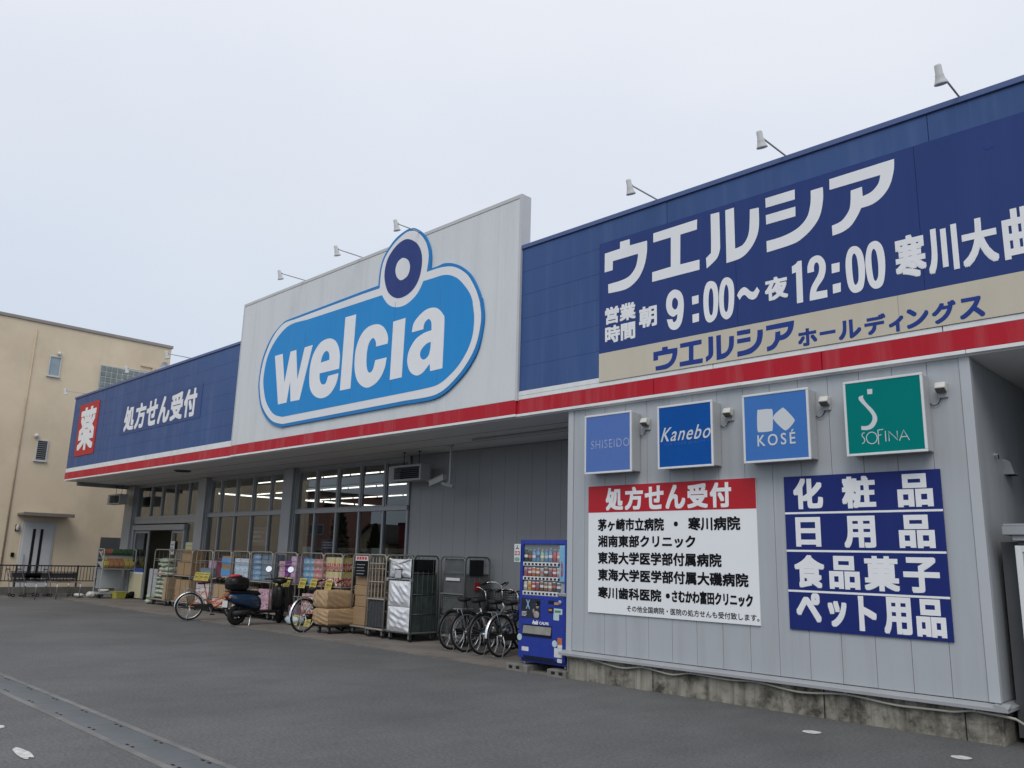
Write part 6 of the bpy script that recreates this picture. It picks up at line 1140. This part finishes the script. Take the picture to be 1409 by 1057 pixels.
b = MB(); b.ell((fx(268), yy - .0012, fz(580)), .038, .001, .03); b.box(fx(250), fx(276), yy - .003, yy - .0015, fz(602), fz(594)); b.build('dark_hair', BLACK, po); b = MB(); text(b, 'X', fx(178), fz(628), fx(208), fz(560), -.0356, .002); b.build('letter', mat('advert_blue', (.30, .46, .70), .4, var=0), po); b = MB()
for k in range(4): b.box(fx(148), fx(185 - 6 * (k % 2)), -.0358, -.0342, fz(652 + k * 9) , fz(648 + k * 9))
b.build('fine_print', LWHI, po)
b = MB(); text(b, 'Asahi', fx(226), fz(735), fx(270), fz(705), -.0325, .0035, shear=.15); text(b, 'CALPIS', fx(278), fz(732), fx(344), fz(712), -.0325, .002); b.build('maker_lettering', LETW, o)
b = MB(); b.box(fx(340), fx(380), -.036, -.0305, fz(580), fz(556)); b.box(fx(342), fx(372), -.036, -.0305, fz(642), fz(606)); cs = b.build('coin_plate', VD, o, bevel=.003); b = MB(); b.lathe([(.03, 0), (.03, .018), (.02, .022)], 18, Matrix.Translation((fx(424), -.03, fz(566))) @ Matrix.Rotation(math.pi / 2, 4, 'X')); b.box(fx(385), fx(415), -.044, -.0305, fz(585), fz(566)); b.build('coin_lever', STEEL, cs); b = MB(); b.box(fx(388), fx(412), -.047, -.0445, fz(582), fz(570)); b.box(fx(346), fx(368), -.0385, -.0362, fz(630), fz(616)); b.build('orange_mark', mat('mark_orange', (.55, .25, .05), .4, var=0), cs)
b = MB(); b.box(fx(412), fx(465), -.045, -.0305, fz(522), fz(498)); b.build('lock_cover', STEEL, o, bevel=.006)
STK = mat('sticker_pale', (.46, .58, .60), .5, var=.12, vs=12); STW = mat('sticker_white', (.60, .62, .62), .5, var=.12, vs=20)
b = MB(); b.box(fx(380), fx(438), -.0325, -.0305, fz(650), fz(610)); b.box(fx(378), fx(417), -.0345, -.0328, fz(692), fz(648)); b.build('sticker', STK, o); b = MB(); b.box(fx(386), fx(428), -.0338, -.0327, fz(638), fz(622)); b.build('green_print', mat('print_green', (.08, .25, .12), .5, var=0), o)
b = MB(); b.box(fx(386), fx(440), -.0325, -.0305, fz(948), fz(884)); b.box(fx(152), fx(202), -.0325, -.0305, fz(930), fz(900)); b.box(fx(408), fx(440), -.0325, -.0305, fz(982), fz(956)); b.box(fx(408), fx(440), -.0325, -.0305, fz(883), fz(860)); b.build('sticker', STW, o); b = MB(); b.box(fx(408), fx(438), -.0335, -.0305, fz(858), fz(812)); b.build('sticker', mat('sticker_orange', (.50, .16, .06), .5, var=.3, vs=20), o)
for xx, zz in ((134, 835), (388, 856)):
    b = MB(); b.lathe([(.0, .003), (.046, .003), (.046, 0)], 20, Matrix.Translation((fx(xx), -.0305, fz(zz))) @ Matrix.Rotation(math.pi / 2, 4, 'X'), False); b.build('round_sticker', STK, o)
b = MB(); b.box(fx(156), fx(368), -.033, -.0305, fz(825), fz(738)); fl_ = b.build('flap_recess', VD, o); b = MB(); M = Matrix.Translation((fx(262), -.037, fz(775))) @ Matrix.Rotation(math.radians(-8), 4, 'X'); b.box(-.27, .27, -.004, .004, -.055, .055, M); b.build('flap', mat('flap_grey', (.22, .225, .20), .2, var=.3, vs=6), fl_)
b = MB(); b.box(fx(165), fx(390), -.0325, -.0305, fz(985), fz(960)); b.build('vent_slot', VD, o)
b = MB()
for xx in (.06, Wd - .06): b.tube([(xx, .06, -.03), (xx, .06, .0)], .02, 8); b.tube([(xx, .62, -.03), (xx, .62, .0)], .02, 8)
b.build('foot', STEEL, o)
b = MB(); b.box(-.10, .03, -.062, -.052, fz(288), fz(152)); sp_ = b.build('side_sign', mat('side_sign', (.60, .62, .63), .4, var=.05), o, bevel=.01); b = MB()
for k in range(3): M = Matrix.Translation((-.035, -.0632, fz(180))) @ Matrix.Rotation(2.094 * k, 4, 'Y'); b.box(-.006, .006, -.0008, .0008, .004, .036, M)
b.build('fan_mark', BLACK, sp_); b = MB(); text(b, 'エコ', -.085, fz(236), .018, fz(206), -.0635, .003); b.build('red_print', mat('print_red', (.5, .05, .06), .5, var=0), sp_); b = MB(); b.ell((-.035, -.0628, fz(266)), .055, .001, .03); b.build('green_patch', mat('patch_green', (.15, .36, .28), .5, var=.2, vs=20), sp_)
BLK = mat('block_concrete', (.20, .195, .175), .9, var=.2, vs=6, blot=.6, bcol=(.08, .078, .07), bsc=4, bump=.005, bs=50)
for x0, x1, l in ((-8.86, -8.42, 'rough grey concrete block under the free end of the vending machine'), (-8.04, -7.70, 'grey concrete block with holes under the wall end of the vending machine')):
    o = thing('concrete_block', l, 'block', ((x0 + x1) / 2, .3, 0), 0, None); b = MB(); b.box(x0, x1, -.05, .70, -.02, .095); b.build('body', BLK, o, world=True, bevel=.012); b = MB()
    for k in range(2): b.box(x0 + .08 + k * .14, x0 + .15 + k * .14, -.052, -.0495, .03, .07)
    b.build('hole', DARK, o, world=True)

# ================================================================ ACROSS THE STREET (seen reflected in the shop windows)
RW = [mat('far_wall_tan', (.50, .42, .27), .85), mat('far_wall_red', (.22, .045, .055), .7), mat('far_wall_beige', (.20, .18, .12), .85), mat('far_wall_brown', (.30, .16, .13), .85)]
ROOF = mat('far_roof', (.05, .045, .045), .7)
def house(x, y, w_, d_, h, rise, m, label):
    o = thing('house', label, 'house', (x, y, 0)); b = MB(); b.box(-w_ / 2, w_ / 2, -d_, 0, 0, h)
    if rise: b.raw([(-w_ / 2, 0, h), (w_ / 2, 0, h), (0, 0, h + rise), (-w_ / 2, -d_, h), (w_ / 2, -d_, h), (0, -d_, h + rise)], [(0, 1, 2), (5, 4, 3)])
    b.build('wall', m, o); b = MB()
    if rise:
        for s in (-1, 1): b.raw([(s * (w_ / 2 + .4), .4, h - .25), (0, .4, h + rise + .12), (0, -d_ - .4, h + rise + .12), (s * (w_ / 2 + .4), -d_ - .4, h - .25)] + [(s * (w_ / 2 + .4), .4, h - .4), (0, .4, h + rise - .03), (0, -d_ - .4, h + rise - .03), (s * (w_ / 2 + .4), -d_ - .4, h - .4)], [(0, 1, 2, 3), (7, 6, 5, 4), (0, 4, 5, 1), (2, 6, 7, 3), (0, 3, 7, 4)])
    else: b.box(-w_ / 2 - .1, w_ / 2 + .1, -d_ - .1, .1, h + .001, h + .3)
    b.build('roof', ROOF, o); n = max(2, int(w_ / 3)); f = max(1, int(h / 2.8))
    for k in range(f):
        for i in range(n):
            xx = -w_ / 2 + w_ * (i + .5) / n; fr = MB().box(xx - .7, xx + .7, .005, .06, .9 + k * 2.8, 2.1 + k * 2.8).build('window', WFR, o); MB().box(xx - .62, xx + .62, .061, .07, .98 + k * 2.8, 2.02 + k * 2.8).build('pane', mat('far_pane', (.05, .06, .07), .1, var=0), fr)
house(-71.5, -40, 6.5, 8, 3.1, 1.7, RW[0], 'tan gabled house across the street, reflected in the fourth window past the pier')
house(-64.5, -41, 7, 8, 4.7, 0, RW[1], 'dark red flat roofed shop across the street, reflected in the last window')
house(-86, -40, 7, 8, 8.5, 0, RW[3], 'brown flat roofed house across the street, reflected next to the middle pier')
house(-79, -46, 5.5, 8, 3.0, 1.6, RW[1], 'low house with dark red walls across the street between brown house and conifer')
LEAF = mat('conifer_leaf', (.028, .042, .022), .8, var=.4, vs=2); BARK = mat('bark', (.06, .045, .035), .9, var=.2)
def tree(x, y, h, r0, label, seed):
    r = random.Random(seed); o = thing('conifer_tree', label, 'tree', (x, y, 0)); b = MB(); b.tube([(0, 0, 0), (.05, 0, h * .5), (0, 0, h * .95)], [.22, .15, .03], 8); b.build('trunk', BARK, o, smooth=True); b = MB()
    for _ in range(1500):
        t = r.random() ** .7; z = 1.0 + (h - 1.0) * t; rr = r0 * (1 - t) ** .8 * (.35 + .65 * r.random()) + .05; a = r.uniform(0, 6.283); s = r.uniform(.12, .3)
        c = Vector((rr * math.cos(a), rr * math.sin(a), z + r.uniform(-.2, .2))); u = Vector((r.uniform(-1, 1), r.uniform(-1, 1), r.uniform(-.6, .6))).normalized() * s; v = u.cross(Vector((r.uniform(-1, 1), r.uniform(-1, 1), r.uniform(-1, 1)))).normalized() * s * .6
        b.raw([c - u, c + v, c + u, c - v], [(0, 1, 2, 3)])
    b.build('crown', LEAF, o)
tree(-75.5, -37, 7.5, 1.6, 'dark conifer across the street in front of the gabled house, seen in the glass', 1); tree(-68.2, -38, 4.6, 1.0, 'smaller dark conifer beside the red shop across the street', 2)
o = thing('utility_pole', 'grey concrete utility pole with crossarms across the street', 'pole', (-70, -30, 0)); b = MB(); b.tube([(0, 0, 0), (0, 0, 11)], [.17, .11], 10); b.build('shaft', BLK, o, smooth=True); b = MB(); b.box(-.9, .9, -.05, .05, 10.2, 10.3); b.box(-.7, .7, -.05, .05, 9.4, 9.5); b.build('crossarm', ALUD, o)
b = MB()
for xx, zz in ((-.8, 10.35), (0, 10.35), (.8, 10.35), (-.6, 9.55), (.6, 9.55), (0, 8.4)): b.tube([(-70 + 60 * k / 10 - 30, -30 + xx, zz - 1.2 * (1 - (2 * (k / 10) - 1) ** 2) * .5) for k in range(11)], .02, 4)
tag(b.build('power_lines', BLACK), 'black power lines strung along the street between utility poles', 'wires')
